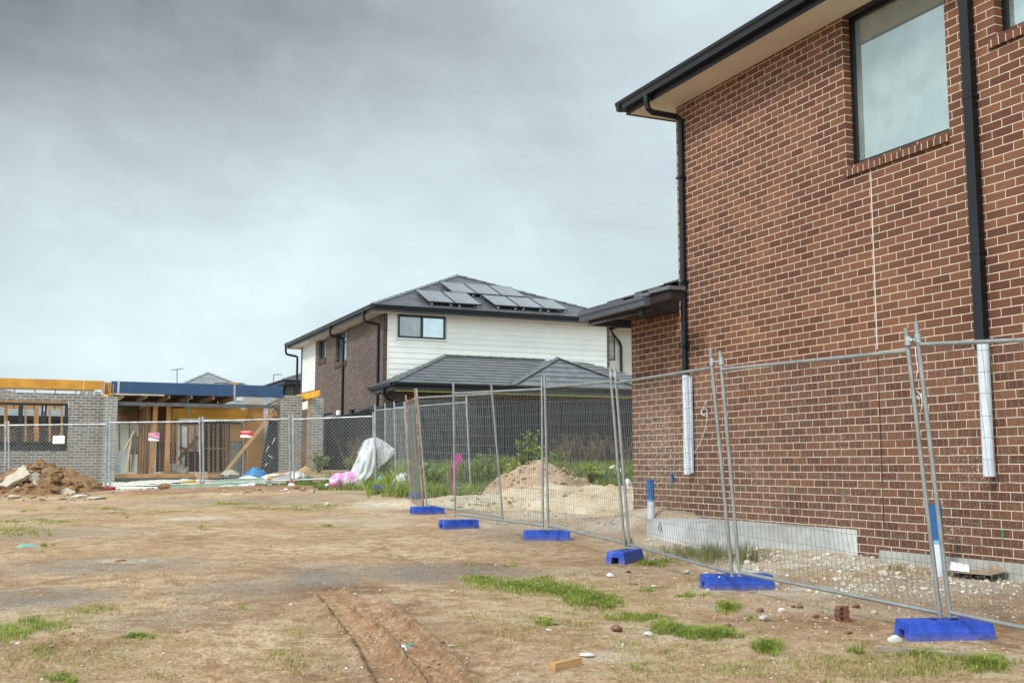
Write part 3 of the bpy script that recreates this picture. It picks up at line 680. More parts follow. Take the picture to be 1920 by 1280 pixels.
MB().wall(DV*VM,DU,-DV,UM+.001,uS,GF-1,zE,.2).wall(DV*VM,DU,-DV,uRw,uR,GF-1,zE,.2).wall(DV*VM,DU,-DV,uS,uRw,GF-1,GF+2.6,.2).build('front_wall','brick_dark',M)
def Vq(px,py): return pv(px,py,VM)
fw=(Vq(746,600)[0],Vq(835,600)[0],Vq(790,635)[1],Vq(790,592)[1])
# weatherboards: real lapped boards
bd=MB(); N_=20; z0=GF+2.6
step=.196; z=z0; k=0; zz=[]
while z<zE-.01:
    a,b_=z,min(z+step,zE)
    for (s0,s1) in ([(uS+.035,uRw-.02)] if not (fw[2]-.05<(a+b_)/2<fw[3]+.05) else [(uS+.035,fw[0]-.045),(fw[1]+.045,uRw-.02)]):
        P=[G(s0,VM-.034,a),G(s0,VM-.020,b_),G(s0,VM-.001,b_),G(s0,VM-.001,a)]
        bd.prism(P,DU*(s1-s0))
    z+=step
bd.gbox(uS,uS+.034,VM-.04,VM,z0,zE).gbox(uRw-.019,uRw+.002,VM-.04,VM,z0,zE)
bd.build('front_cladding','board_white',M)
MB().wall(DV*(VM+.0),DU,-DV,uS+.001,uRw-.001,GF+2.601,zE-.001,.2,[fw]).build('front_wall_upper','board_white',M)
def vwindow(parent,u0,u1,z0,z1,V,fr=.06,mull=(),gls=('glass_dark',),out=.03):
    f=MB(); v0,v1=V-out,V+.05
    f.gbox(u0,u1,v0,v1,z0,z0+fr); f.gbox(u0,u1,v0,v1,z1-fr,z1); f.gbox(u0,u0+fr,v0+.001,v1-.001,z0+fr,z1-fr); f.gbox(u1-fr,u1,v0+.001,v1-.001,z0+fr,z1-fr)
    for mm in mull: f.gbox(mm-.045,mm+.045,v0+.002,v1-.002,z0+fr,z1-fr)
    w=f.build('window','black_frame',parent)
    e_=[u0+fr]+list(mull)+[u1-fr]
    for i in range(len(e_)-1): MB().gbox(e_[i],e_[i+1],v0+.03+.004*i,v0+.036+.004*i,z0+fr,z1-fr).build('pane',gls[i%len(gls)],w)
    return w
w=vwindow(M,fw[0],fw[1],fw[2],fw[3],VM,.07,((fw[0]+fw[1])/2,),('glass_dark','glass_sky'),.035)
MB().gbox(fw[0]-.045,fw[1]+.045,VM-.05,VM-.002,fw[2]-.05,fw[2]-.001).build('window_trim','board_white',w)
def uwindow(parent,v0,v1,z0,z1,U,rec=.1,fr=.06,bars=(),hb=None,gls=('glass_dark','glass_sky')):
    f=MB(); u=U+rec
    f.gbox(u,u+.06,v0,v0+fr,z0,z1); f.gbox(u,u+.06,v1-fr,v1,z0,z1); f.gbox(u+.001,u+.061,v0+fr,v1-fr,z0,z0+fr); f.gbox(u+.001,u+.061,v0+fr,v1-fr,z1-fr,z1)
    for mm in bars: f.gbox(u+.002,u+.062,mm-.035,mm+.035,z0+fr,z1-fr)
    if hb: f.gbox(u-.002,u+.058,v0+fr,v1-fr,hb-.03,hb+.03)
    w=f.build('window','black_frame',parent)
    e_=[v1-fr]+list(bars)+[v0+fr]
    for i in range(len(e_)-1): MB().gbox(u+.03,u+.036,min(e_[i],e_[i+1]),max(e_[i],e_[i+1]),z0+fr,z1-fr).build('pane',gls[i%len(gls)],w)
    return w
uwindow(M,wA[0],wA[1],wAz[0],zE,UM,bars=((wA[0]*.35+wA[1]*.65),),gls=('glass_dark','glass_sky'))
uwindow(M,wB[0],wB[1],wBz[0],zE,UM,bars=((wB[0]*.5+wB[1]*.5),),hb=wBz[0]+.75,gls=('glass_dark','glass_sky'))
uwindow(M,wC[0],wC[1],wCz[0],wCz[1],UM,gls=('glass_sky',)); uwindow(M,wD[0],wD[1],wDz[0],wDz[1],UM,bars=((wD[0]+wD[1])/2,),gls=('glass_dark','glass_dark'))
for a,zz in ((wA,wAz[0]),(wB,wBz[0])): sill(M,a[0]-.05,a[1]+.05,zz,UM,'brick_dark_sill',.2,.04)
# eaves, roof
OE=.50; zt=zE+.18
MB().gbox(UM-OE,UM-.001,VM-OE,vL+OE,zE+.001,zE+.02).gbox(UM-.001,uR+OE,VM-OE,VM-.001,zE+.001,zE+.02).gbox(UM,uR+.0,VM,vL+OE,zE+.001,zE+.02).build('soffit','soffit_cream',M)
f=MB(); f.gbox(UM-OE-.02,UM-OE-.001,VM-OE-.02,vL+OE+.02,zE-.01,zt); f.gbox(UM-OE,uR+OE,VM-OE-.02,VM-OE-.001,zE-.011,zt-.001); f.gbox(uR+OE,uR+OE+.02,VM-OE,vL+OE,zE-.01,zt); f.gbox(UM-OE,uR+OE,vL+OE,vL+OE+.02,zE-.01,zt-.002); f.build('fascia','fascia_grey',M)
zg2=zt+.03
gutter('gutter',M,G(UM-OE-.021,VM-OE-.14,zg2),G(UM-OE-.021,vL+OE+.14,zg2),-DU,'gutter_black')
gutter('gutter',M,G(UM-OE-.14,VM-OE-.021,zg2-.001),G(uR+OE+.14,VM-OE-.021,zg2-.001),-DV,'gutter_black')
gutter('gutter',M,G(uR+OE+.021,VM-OE-.14,zg2-.002),G(uR+OE+.021,vL+OE+.14,zg2-.002),DU,'gutter_black')
def hip(parent,u0,u1,v0,v1,z,pitch,m='roof_charcoal',name='roof',caps=True):
    hw=min(u1-u0,v1-v0)/2; rise=hw*pitch
    A,B,C,D=G(u0,v0,z),G(u1,v0,z),G(u1,v1,z),G(u0,v1,z)
    if u1-u0<=v1-v0: t0,t1=G(u0+hw,v0+hw,z+rise),G(u0+hw,v1-hw,z+rise); q=[(A,B,t0,t0),(B,C,t0,t1),(C,D,t1,t1),(D,A,t1,t0)]; hips=[(A,t0),(B,t0),(C,t1),(D,t1),(t0,t1)]
    else: t0,t1=G(u0+hw,v0+hw,z+rise),G(u1-hw,v0+hw,z+rise); q=[(A,B,t0,t1),(B,C,t1,t1),(C,D,t1,t0),(D,A,t0,t0)]; hips=[(A,t0),(D,t0),(B,t1),(C,t1),(t0,t1)]
    r=MB()
    for a in q: r.slope(*a)
    r=r.build(name,m,parent)
    if caps:
        c=MB()
        for a,b_ in hips: ridge(c,a,b_)
        c.build('ridge_capping',m,parent)
    return t0,t1
def ridge(c,a,b_,w=.24,seg=.42):
    L=(b_-a).length
    if L<.2: return
    n=max(1,int(L/seg)); d=(b_-a)
    for i in range(n):
        p=a+d*(i/n); q=a+d*((i+1.12)/n); lift=V3(0,0,.035)
        s=d.cross(DZ).normalized()*w/2; up=DZ
        P=[p-s+lift*.6,p+lift+up*.045,p+s+lift*.6]; Q=[q-s+lift*.2,q+lift*.3+up*.04,q+s+lift*.2]
        c.add(P+Q,[(0,1,4,3),(1,2,5,4),(0,2,1),(3,4,5)])
pit=.425
e0,e1=UM-OE-.07,uR+OE+.07; f0,f1=VM-OE-.07,vL+OE+.07
hip(M,e0,e1,f0,f1,zt+.02,pit)
# solar panels lying on the front slope
def on_slope(px,py,lift):
    nrm=V3(0,0,1)-DV*pit; nrm.normalize(); p0=G(e0,f0,zt+.02)+nrm*lift; d=ray(px,py); return CAM+d*((p0-CAM).dot(nrm)/d.dot(nrm))
def grid_panel(c0,i,n,w=1.02,hh=1.02):
    pass
rows=[((823,527.5),(960,537.5),(846,547),(985,556.5),3),((779,543),(877,549),(800,564.6),(902,571),2),((905,553),(1037,561),(922,570.3),(1066,581.5),3)]
px_rows=[]
for tl,tr,bl,br,nn in rows:
    TL,TR,BL,BR=[uvz(on_slope(*q,.17)) for q in (tl,tr,bl,br)]
    px_rows.append(((TL[0]+BL[0])/2,(TR[0]+BR[0])/2,(TL[1]+TR[1])/2,(BL[1]+BR[1])/2,nn))
def slope_pt(u,v,lift): return G(u,v,zt+.02+(v-f0)*pit+lift)
solar_defs=[]
lab={0:['upper row leftmost','upper row middle','upper row rightmost'],1:['lower row far left','lower row second from left'],2:['lower row left of the right-hand three','lower row middle of the right-hand three','lower row far right']}
for r,(u0,u1,vt,vb_,nn) in enumerate(px_rows):
    for i in range(nn):
        a=u0+(u1-u0)*i/nn+.012; b_=u0+(u1-u0)*(i+1)/nn-.012
        o=thing('solar_panel','dark framed solar panel on the tiled roof, '+lab[r][i],'solar panel',slope_pt((a+b_)/2,vb_,.1),'solar panels on the middle house roof')
        nrm=(DZ-DV*pit).normalized()
        P=[slope_pt(a,vb_,.15),slope_pt(b_,vb_,.15),slope_pt(b_,vt,.15),slope_pt(a,vt,.15)]
        MB().prism(P,nrm*.035).build('panel_frame','black_frame',o)
        k=.03; Q=[slope_pt(a+k,vb_+k,.15),slope_pt(b_-k,vb_+k,.15),slope_pt(b_-k,vt-k,.15),slope_pt(a+k,vt-k,.15)]
        MB().quad(*[q+nrm*.039 for q in Q]).build('panel_glass','solar',o)
        st_=MB(); 
        for uu in (a+.15,b_-.15): st_.beam(slope_pt(uu,vb_-.02,.06)+nrm*.03,slope_pt(uu,vt+.02,.06)+nrm*.03,.04,.05,nrm)
        for uu in (a+.15,b_-.15): st_.beam(slope_pt(uu,vb_+.1,.0),slope_pt(uu,vb_+.1,.0)+nrm*.1,.04,.04,DU)
        st_.build('panel_rail','galv_far',o)
# downpipes
def swan(parent,v,zbot,U,name='downpipe',ov=OE):
    x=U-.05; zt_=zt-.02
    MB().tube([G(U-ov-.08,v+.05,zt_),G(U-ov-.08,v+.05,zE-.08),G(U-ov-.06,v+.04,zE-.22),G(U-ov+.02,v+.04,zE-.27),G(x-.08,v+.01,zE-.33),G(x-.01,v,zE-.36),G(x,v,zE-.46),G(x,v,zbot)],.05,8).build(name,'gutter_black',parent)
swan(M,U_(645,700)[0],GF+.1,UM); swan(M,U_(711,680)[0],GF+.1,UM); swan(M,U_(559,700)[0],U_(560,737)[1],UM)
MB().gbox(UM-.12,UM-.001,U_(640,770)[0]-.1,U_(637,770)[0]+.1,U_(638,778)[1],U_(638,769)[1]).build('outside_light','white_sheet',M)
# garage wing
VG=uvz(on_u(750,760,UM))[1]; eG=pu(737,718,UM-.55)[1]; vGe=uvz(on_u(737,718,UM-.55))[1]; zw=eG-.20
MB().wall(OM+DU*.01,DV,-DU,VG,VM-.001,GF-1,zw+.02,.2).wall(DV*VG,DU,-DV,UM+.011,uR+1.2,GF-1,zw+.02,.2).build('garage_wall','brick_dark',M)
MB().gbox(UM-.5,uR+1.7,vGe+.07,VG-.001,zw-.0,zw+.02).gbox(UM-.5,UM+.009,VG,VM-.3,zw,zw+.02).build('garage_soffit','soffit_dark',M)
MB().gbox(UM-.52,UM-.501,vGe+.05,VM-.3,zw-.015,eG).gbox(UM-.5,uR+1.7,vGe+.05,vGe+.069,zw-.015,eG-.001).build('garage_fascia','fascia_grey',M)
MB().gbox(UM-.45,uR+1.7,vGe+.071,vGe+.12,zw-.045,zw-.001).build('edge_trim','yellow_trim',M)
gutter('garage_gutter',M,G(UM-.521,vGe-.10,eG+.03),G(UM-.521,VM-.25,eG+.03),-DU,'gutter_black')
gutter('garage_gutter',M,G(UM-.66,vGe+.049,eG+.029),G(uR+1.8,vGe+.049,eG+.029),-DV,'gutter_black')
ge0,gf0=UM-.58,vGe-.0; d_=VM-.04-gf0; pg=.427
gr=MB(); A_=G(ge0,gf0,eG+.03); T_=G(ge0+d_,VM-.04,eG+.03+d_*pg); uT=uR+1.7
uPk=uvz(on_v(1045,671,VM-1.2))[0]
T2=G(uPk,VM-.04,eG+.03+d_*pg)
gr.slope(A_,G(uT,gf0,eG+.03),T_,G(uT-d_,VM-.04,eG+.03+d_*pg)).slope(G(ge0,VM-.3,eG+.03),A_,T_,T_)
gr.build('garage_roof','roof_charcoal',M)
g2=MB()
# small projecting hip over the garage door
hp=on_v(1045,672,VM-1.55); hu=uvz(hp)[0]; hz=hp.z; du_=2.15; vf=gf0-.12
E0,E1=G(hu-du_-.3,vf,eG+.035),G(hu+du_+.55,vf,eG+.035)
pk=hp; back=G(hu,VM-.05,hz)
g2.slope(E0,E1,pk,pk); vk=VM-.9
g2.slope(G(hu-du_-.3,vk,hz-1.0),E0,back,pk); g2.slope(E1,G(hu+du_+.55,vk,eG+.035),pk,back); g2.build('garage_roof','roof_charcoal',M)
c=MB(); ridge(c,A_,T_); ridge(c,T_,T2,.2); c.build('ridge_capping','roof_charcoal',M)
c=MB(); ridge(c,E0,pk); ridge(c,E1,pk); c.build('ridge_capping','roof_charcoal',M)
MB().tube([G(UM-.58,vGe+.9,eG-.08),G(UM-.58,vGe+.9,zw-.1),G(UM-.45,vGe+.85,zw-.25),G(UM-.06,VG+.2,zw-.35),G(UM-.06,VG+.2,GF)],.05,8).build('downpipe','gutter_black',M)
# ------------------------------------------------------------------ houses glimpsed behind
def P2(px,py,Y): p=at(px,py,Y); return uvz(p)
def simple_house(name,label,u0,u1,v0,v1,zg,ze,pitch,wm,rm,wins=(),ov=.5):
    o=thing(name,label,'house',G((u0+u1)/2,v0,zg))
    MB().wall(DV*v0,DU,-DV,u0,u1,zg-1,ze,.2,wins).wall(DU*u0,DV,-DU,v0+.2,v1,zg-1,ze,.2).wall(DU*u1,DV,DU,v0+.2,v1,zg-1,ze,.2).wall(DV*v1,DU,DV,u0+.2,u1-.2,zg-1,ze,.2).build('wall',wm,o)
    MB().gbox(u0-ov,u1+ov,v0-ov,v1+ov,ze+.001,ze+.02).build('soffit','soffit_dark' if wm!='render_beige' else 'soffit_cream',o)
    f=MB(); f.gbox(u0-ov-.02,u1+ov+.02,v0-ov-.12,v0-ov,ze,ze+.2); f.gbox(u0-ov-.12,u0-ov,v0-ov,v1+ov,ze,ze+.2); f.gbox(u1+ov,u1+ov+.12,v0-ov,v1+ov,ze,ze+.2); f.build('gutter','gutter_black',o)
    hip(o,u0-ov-.05,u1+ov+.05,v0-ov-.05,v1+ov+.05,ze+.19,pitch,rm)
    for (a,b_,c_,d_) in wins: vwindow(o,a,b_,c_,d_,v0,.06,((a+b_)/2,),('glass_dark',),-.04)
    return o
# right of the middle house, seen down the gap
a=P2(1152,640,52); 
o=thing('beige_house','pale rendered house seen in the gap beside the big brick wall','house',G(a[0],a[1],1.1))
zc=P2(1175,618,52)[2]
MB().wall(DV*a[1],DU,-DV,a[0]-1.5,a[0]+9,0,zc,.2).wall(DU*(a[0]-1.5),DV,-DU,a[1]+.2,a[1]+10,0,zc,.2).build('wall','render_beige',o)
MB().gbox(a[0]-2,a[0]+9,a[1]-.6,a[1]+.1,zc+.001,zc+.03).build('soffit','soffit_cream',o)
MB().gbox(a[0]-2,a[0]+9,a[1]-.75,a[1]-.6,zc,zc+.22).build('gutter','gutter_black',o)
hip(o,a[0]-2,a[0]+9,a[1]-.65,a[1]+10,zc+.2,.35,'roof_charcoal')
b1=P2(1147,675,52); b2=P2(1152,630,52)
vwindow(o,a[0]-.55,a[0]+.02,b1[2],b2[2],a[1],.05,(),('glass_sky',),.03)
pp=P2(1173,660,51.7); MB().tube([G(pp[0]-.9,a[1]-.7,zc+.05),G(pp[0]-.85,a[1]-.7,zc-.25),G(pp[0]-.1,a[1]-.1,zc-.6),G(pp[0],a[1]-.07,zc-.8),G(pp[0],a[1]-.07,.8)],.06,8).build('downpipe','gutter_black',o)
# far left of the middle house: dark brick house with a low roof
q=P2(533,722,58); q2=P2(545,716,58)
sh=thing('brick_house','dark brick house with charcoal gutters peeping out left of the boarded house','house',G(q[0]+.4,q[1],1.2))
zq=q[2]+.05
MB().wall(DU*(q[0]+.5),DV,-DU,q[1],q[1]+9,.2,zq,.2).wall(DV*q[1],DU,-DV,q[0]+.51,q[0]+9,.2,zq,.2).build('wall','brick_dark',sh)
MB().gbox(q[0]-.1,q[0]+9,q[1]-.5,q[1]+9,zq+.001,zq+.2).build('fascia','fascia_grey',sh)
hip(sh,q[0]-.2,q[0]+9,q[1]-.6,q[1]+9.5,zq+.2,.35,'roof_charcoal')
MB().gbox(q[0]+.35,q[0]+.49,q[1]+2.2,q[1]+2.35,.3,zq).build('downpipe','gutter_black',sh)
# grey tiled roofs over the building site
r1=P2(392,700,62); r0=P2(392,730,56)
simple_house('tiled_house','far house whose grey tiled hip roof rises above the blue beam',r1[0]-5.2,r1[0]+5.0,r1[1]-5.3,r1[1]+6,1.1,3.5,(r1[2]-3.7)/5.6,'brick_red_far','roof_grey',[(r1[0]-3,r1[0]-1.2,1.9,3.1)])
r2=P2(428,706,56)
o=simple_house('tiled_house','second lower hip roof right of the grey tiled peak',r2[0]-3.6,r2[0]+3.4,r2[1]-3.6,r2[1]+2,1.1,3.45,(r2[2]-3.65)/4.1,'render_beige','roof_grey',[(r2[0]-2.5,r2[0]-1,1.9,3.0)])
r3=P2(20,770,50)
simple_house('tiled_house','brown brick house with pale tiled roof seen through the window frames',r3[0]-7,r3[0]+3.0,r3[1],r3[1]+9,1.0,P2(20,788,50)[2],.36,'brick_dark','roof_grey',[(r3[0]-3,r3[0]-1.6,1.7,3.0)])
r4=P2(245,800,46)
simple_house('weatherboard_house','small pale house seen through the doorway opening',r4[0]-1.6,r4[0]+3.2,r4[1],r4[1]+6,1.0,P2(245,796,46)[2],.3,'render_beige','roof_grey',[(r4[0]-.05,r4[0]+.8,1.75,2.5)])
def antenna(px,py0,py1,Y,label,kind):
    p=at(px,py0,Y); b0=at(px,py1+20,Y); o=thing('tv_antenna',label,'antenna',b0)
    MB().tube([b0,p],.025,6).build('mast','antenna',o)
    m_=MB()
    if kind==0:
        a=p+DU*(-.28)+DZ*-.06; b_=p+DU*.32+DZ*.05; m_.tube([a,b_],.022,5)
        for i in range(7):
            c_=a.lerp(b_,i/6); m_.tube([c_-DV*.3,c_+DV*.3],.012,4)
    else:
        m_.tube([p,p+DU*.45+DZ*.03],.02,5)
        for i in range(5):
            c_=p+DU*(.09*i+.05)+DZ*.01; m_.tube([c_-DV*.2-DZ*.08,c_+DV*.2+DZ*.02],.01,4)
    m_.build('aerial','antenna',o)
antenna(332,692,720,60,'thin television antenna above the middle of the blue beam',0)
antenna(513,702,722,60,'hooked television antenna near the right end of the blue beam',1)
# ------------------------------------------------------------------ charcoal steel boundary fence
def steel_fence(name,label,pts,hs,rib=.19,postw=2.4,m='fence_charcoal'):
    o=thing(name,label,'fence',V3(pts[0][0],pts[0][1],hs[0][0]))
    for (p,q,(zb0,zt0),(zb1,zt1)) in zip(pts[:-1],pts[1:],hs[:-1],hs[1:]):
        p=V3(*p,0);q=V3(*q,0);L=(q-p).length;d=(q-p)/L;nr=V3(d.y,-d.x,0)
        if nr.y>0: nr=-nr
        k=int(L/rib)*2; s=MB(); P=[]
        for i in range(k+1):
            a=i/k; base=p+d*(L*a)
            zb_,zt_=zb0+(zb1-zb0)*a,zt0+(zt1-zt0)*a
            o1=.022 if i%2 else 0
            P+= [(base+nr*o1,zb_,zt_),(base+d*.018+nr*(.022-o1),zb_,zt_)] if i<k else [(base+nr*o1,zb_,zt_)]
        for (b0,z0_,z1_),(b1,z2_,z3_) in zip(P[:-1],P[1:]):
            s.quad(b0+DZ*z0_,b1+DZ*z2_,b1+DZ*z3_,b0+DZ*z1_); 
        s.build('infill_sheet',m,o)
        MB().beam(p+DZ*zt0+nr*.01,q+DZ*zt1+nr*.01,.05,.06).build('top_rail',m,o); MB().beam(p+DZ*(zb0+.06)+nr*.01,q+DZ*(zb1+.06)+nr*.01,.05,.08).build('bottom_rail',m,o)
        n=max(1,int(round(L/postw)))
        for i in range(n+1):
            a=i/n; b_=p+d*(L*a)+nr*.012; MB().box(b_+DZ*(zb0-.3)-d*.03-nr*.03,d*.06,nr*.06,DZ*(zt0+(zt1-zt0)*a-zb0+.33)).build('post',m,o)
    return o
F0=at(604,787,37.5); F1=at(699,769,34.5); F2=at(762,753.5,31.5); F3=at(1192,753.5,31.5)
steel_fence('steel_fence','charcoal ribbed steel fence running behind the weeds to the brick wall',[(F1.x,F1.y),(F2.x,F2.y),(F3.x,F3.y)],[(F1.z-1.85,F1.z),(F2.z-1.9,F2.z),(F3.z-1.9,F3.z)])
steel_fence('steel_fence','flat charcoal side fence between the grey brick pier and the draped plastic',[(F0.x,F0.y),(F1.x-.02,F1.y+.02)],[(F0.z-1.8,F0.z),(F1.z-1.85,F1.z-.01)],rib=.8)
a0,b0=at(676,771,35.6),at(700,767,35.2)
o=thing('stored_sheet','grey folded sheet lying over the top of the side fence','sheet',V3(a0.x,a0.y,a0.z-.1)); MB().beam(a0+DZ*.0,b0+DZ*.05,.5,.1).beam(a0-V3(.12,0,.06),a0+V3(.08,0,.10),.3,.04).build('sheet','steel_grey',o)
# ------------------------------------------------------------------ temporary mesh fencing
def prismwire(mbx,p,q,r):
    mbx.tube([p,q],r,3,False)
def panel(label,bl,br,tl,tr,YL,YR,group='temporary mesh fence panels',mats=('galv','wire'),nv=40,nh=12,warp=.02,rl=.17,wr_=.0019,seed=0,rb=.035,tubes=.0165,YLt=None,YRt=None,top_drop=None):
    BL,BR=at(*bl,YL),at(*br,YR); TL,TR=at(*tl,YLt or YL),at(*tr,YRt or YR)
    o=thing('mesh_fence_panel',label,'fence panel',(BL+BR)/2,group)
    for a,b_ in ((BL,TL),(BR,TR)):
        MB().tube([a,b_],tubes,10).tube([a.lerp(b_,.995),a.lerp(b_,1.0)],tubes*.8,10).build('post',mats[0],o)
    hL,hR=(TL-BL).length,(TR-BR).length
    p0,p1=BL.lerp(TL,rb/hL),BR.lerp(TR,rb/hR); q0,q1=BL.lerp(TL,1-rl/hL),BR.lerp(TR,1-rl/hR)
    MB().tube([p0,p1],tubes*.95,10).build('bottom_rail',mats[0],o); MB().tube([q0,q1],tubes*.95,10).build('top_rail',mats[0],o)
    w=MB(); rr=random.Random(seed+3); nr=(p1-p0).cross(q0-p0).normalized()
    ph=[rr.uniform(0,6.3) for _ in range(6)]
    def S(a,b_):
        p=p0.lerp(p1,a).lerp(q0.lerp(q1,a),b_); k=math.sin(math.pi*b_)*math.sin(math.pi*min(1,max(0,a)))
        return p+nr*(warp*k*(math.sin(5*a+ph[0])+.5*math.sin(11*a+3*b_+ph[1])))+(p1-p0).normalized()*(warp*.6*k*math.sin(7*b_+4*a+ph[2]))
    for i in range(1,nv):
        a=i/nv+rr.uniform(-.0015,.0015); w.tube([S(a,b_/6) for b_ in range(7)],wr_,3,False)
    for j in range(nh+1):
        b_=(j+.35)/(nh+.7); w.tube([S(a/8,b_)+nr*.003-DZ*(warp*.5*math.sin(math.pi*a/8)*rr.uniform(.2,1)) for a in range(9)],wr_,3,False)
    w.build('mesh_infill',mats[1],o,uv=False)
    return o
G1='temporary mesh fence panels'
panel('nearest mesh fence panel running out of the photo on the right, before the white pipe',(1782,1157),(2412,1290),(1717,603),(2350,560),8.0,5.9,seed=1,nv=38)
panel('mesh fence panel between the two nearest pairs of leaning posts',(1387,1080),(1763,1158),(1350,658),(1698,615),9.95,8.05,seed=2,warp=.03)
panel('mesh fence panel in front of the white left pipe stub and footing',(1180,1026),(1373,1081),(1153,690),(1332,655),12.5,10.05,seed=3,warp=.04)
panel('mesh fence panel crossing the left edge of the brick wall and the sand',(1028,990),(1171,1024),(1021,703),(1144,688),15.0,12.6,seed=4)
panel('mesh fence panel before the soil mound, left of the paired upright posts',(853,968),(1018,990),(850,717),(1016,706),17.2,15.1,seed=5,warp=.05)
panel('slanting mesh fence panel behind the others, beside the rusty one',(800,949),(943,974),(781,728),(921,718),19.7,17.4,seed=6,warp=.04,wr_=.0022)
panel('narrow rust framed mesh panel seen nearly edge on',(770,940),(794,952),(761,740),(778,728),22.3,19.9,mats=('rust','wire'),nv=38,nh=12,wr_=.0022,seed=7,tubes=.02,warp=.02)
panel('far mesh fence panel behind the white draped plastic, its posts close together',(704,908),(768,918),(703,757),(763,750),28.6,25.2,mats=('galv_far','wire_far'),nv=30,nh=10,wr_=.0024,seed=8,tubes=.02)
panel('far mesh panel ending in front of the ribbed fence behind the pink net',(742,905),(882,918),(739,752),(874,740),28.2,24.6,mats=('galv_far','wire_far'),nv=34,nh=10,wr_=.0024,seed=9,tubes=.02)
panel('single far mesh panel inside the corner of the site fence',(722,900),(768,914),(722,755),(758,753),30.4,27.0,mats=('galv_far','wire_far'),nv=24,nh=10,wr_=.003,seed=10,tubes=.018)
def clamp(px0,px1,Y0_,Y1_,label):
    a,b_=at(*px0,Y0_),at(*px1,Y1_); o=thing('pipe_coupler',label,'clamp',(a+b_)/2,'clamps joining the fence posts')
    mat('zinc',(.48,.52,.53),.35,.2,14,metal=.7)
    MB().tube([a-DZ*.03,a+DZ*.035],.024,10).build('collar','zinc',o); MB().tube([b_-DZ*.03,b_+DZ*.035],.024,10).build('collar','zinc',o)
    MB().tube([a,b_],.012,8).build('bolt','zinc',o); MB().tube([(a+b_)/2-V3(0,.03,0),(a+b_)/2-V3(0,-.03,0)],.012,6).build('nut','zinc',o)
clamp((1702.5,640),(1721,635),8.03,8.0,'shiny zinc clamp joining the nearest pair of post tops')
clamp((1335,679),(1352.5,677),10.05,9.95,'zinc clamp on the pair of posts beside the coiled white cable')
clamp((1146,703),(1154,702),12.6,12.5,'small clamp on the posts just left of the brick wall edge')
def foot(px,py,ang,label,m='block_blue',L=.62,W=.235,h=.145,grp='blue fence blocks',tilt=0,Y=None,mod=True):
    g=gpt(px,py) if Y is None else at(px,py,Y); ca,sa=math.cos(R(ang)),math.sin(R(ang)); dx,dy=V3(ca,sa,0),V3(-sa,ca,0)
    if Y is None:
        zs=[float(height(g.x+dx.x*a*L/2+dy.x*b_*W/2,g.y+dx.y*a*L/2+dy.y*b_*W/2)) for a in(-1,1) for b_ in(-1,1)]; g.z=sum(zs)/4-.014
    prof=[(-.5,0),(-.49,.52),(-.47,.56),(-.43,.95),(-.40,1),(.40,1),(.43,.95),(.47,.56),(.49,.52),(.5,0),(.20,0),(.17,.56),(-.17,.56),(-.20,0)]
    s=MB(); n=len(prof); rings=[(-.5,1,.0),(-.485,1,1.0),(.485,1,1.0),(.5,1,.0)]
    for e,a,full in ((-1,0,0),(1,0,0)):
        pass
    V=[]
    for xx,sc_,ins in ((-.5,1,0),(-.47,1.0,1),(.47,1.0,1),(.5,1,0)):
        for (py_,pz_) in prof:
            k=1 if abs(xx)<.48 else (.97 if pz_>.5 else 1)
            xo=(xx + (.015*pz_ if xx<0 else -.015*pz_))*L
            V.append(dx*xo+dy*(py_*W*k)+DZ*(pz_*h*(1 if k==1 else .975)))
    s.v=[tuple(g+v) for v in V]
    for i in range(3):
        for j in range(n):
            a=i*n+j;b_=i*n+(j+1)%n; s.f.append((a,b_,b_+n,a+n))
    s.f.append(tuple(range(n))); s.f.append(tuple(3*n+j for j in reversed(range(n))))
    o=thing('ballast_block',label,'fence block',g,grp)
    b_=s.build('block',m,o)
    me=b_.data; 
    import bmesh
    bm=bmesh.new(); bm.from_mesh(me); bmesh.ops.recalc_face_normals(bm,faces=bm.faces); bm.to_mesh(me); bm.free()
    if mod:
        md=b_.modifiers.new('bev','BEVEL'); md.width=.008; md.segments=2; md.limit_method='ANGLE'; md.angle_limit=R(25)
    for k in (-.12,.12):
        c=g+dx*(k*L)+DZ*(h*.985); MB().tube([c,c+DZ*.006],.026,12).build('post_socket','inside_dark',o)
    return o
foot(1771,1194,8,'scuffed blue fence block nearest the camera, beside the white rock','block_blue_scuffed',L=.66)
fo=foot(1382,1105,7,'blue fence block with white paint scratches, second nearest',L=.66)
for (a,b_,w_) in (((1345,1086),(1343,1092),.012),((1347,1082),(1350,1080),.01),((1331,1084),(1334,1083),.008),((1402,1079),(1407,1078),.007)):
    yy=fo.location.y-.13; p_,q_=at(*a,yy),at(*b_,yy); MB().beam(p_,q_,w_,.004,V3(0,-1,.3)).build('paint_scratch','sign_white',fo)
foot(1172,1052,62,'blue fence block turned end on with its square hole showing, third from the right',L=.60)
foot(1025,1010,4,'blue fence block under the two upright paired posts',L=.64)
foot(860,989,28,'blue fence block under the post beside the slanting panel, hole to the left',L=.60)
foot(801,963,20,'blue fence block at the bottom of the rusty panel',L=.60)
foot(722,920,6,'small blue fence block right of the draped plastic, left of the rusty panel',L=.62)
foot(748,918,10,'farthest blue fence block, half hidden in grass behind the foot beside it',L=.5)
foot(786,934,60,'blue fence block just behind the rusty panel',L=.55)
foot(812,930,8,'long low blue block lying flat behind the rusty panel',L=.75,h=.10)
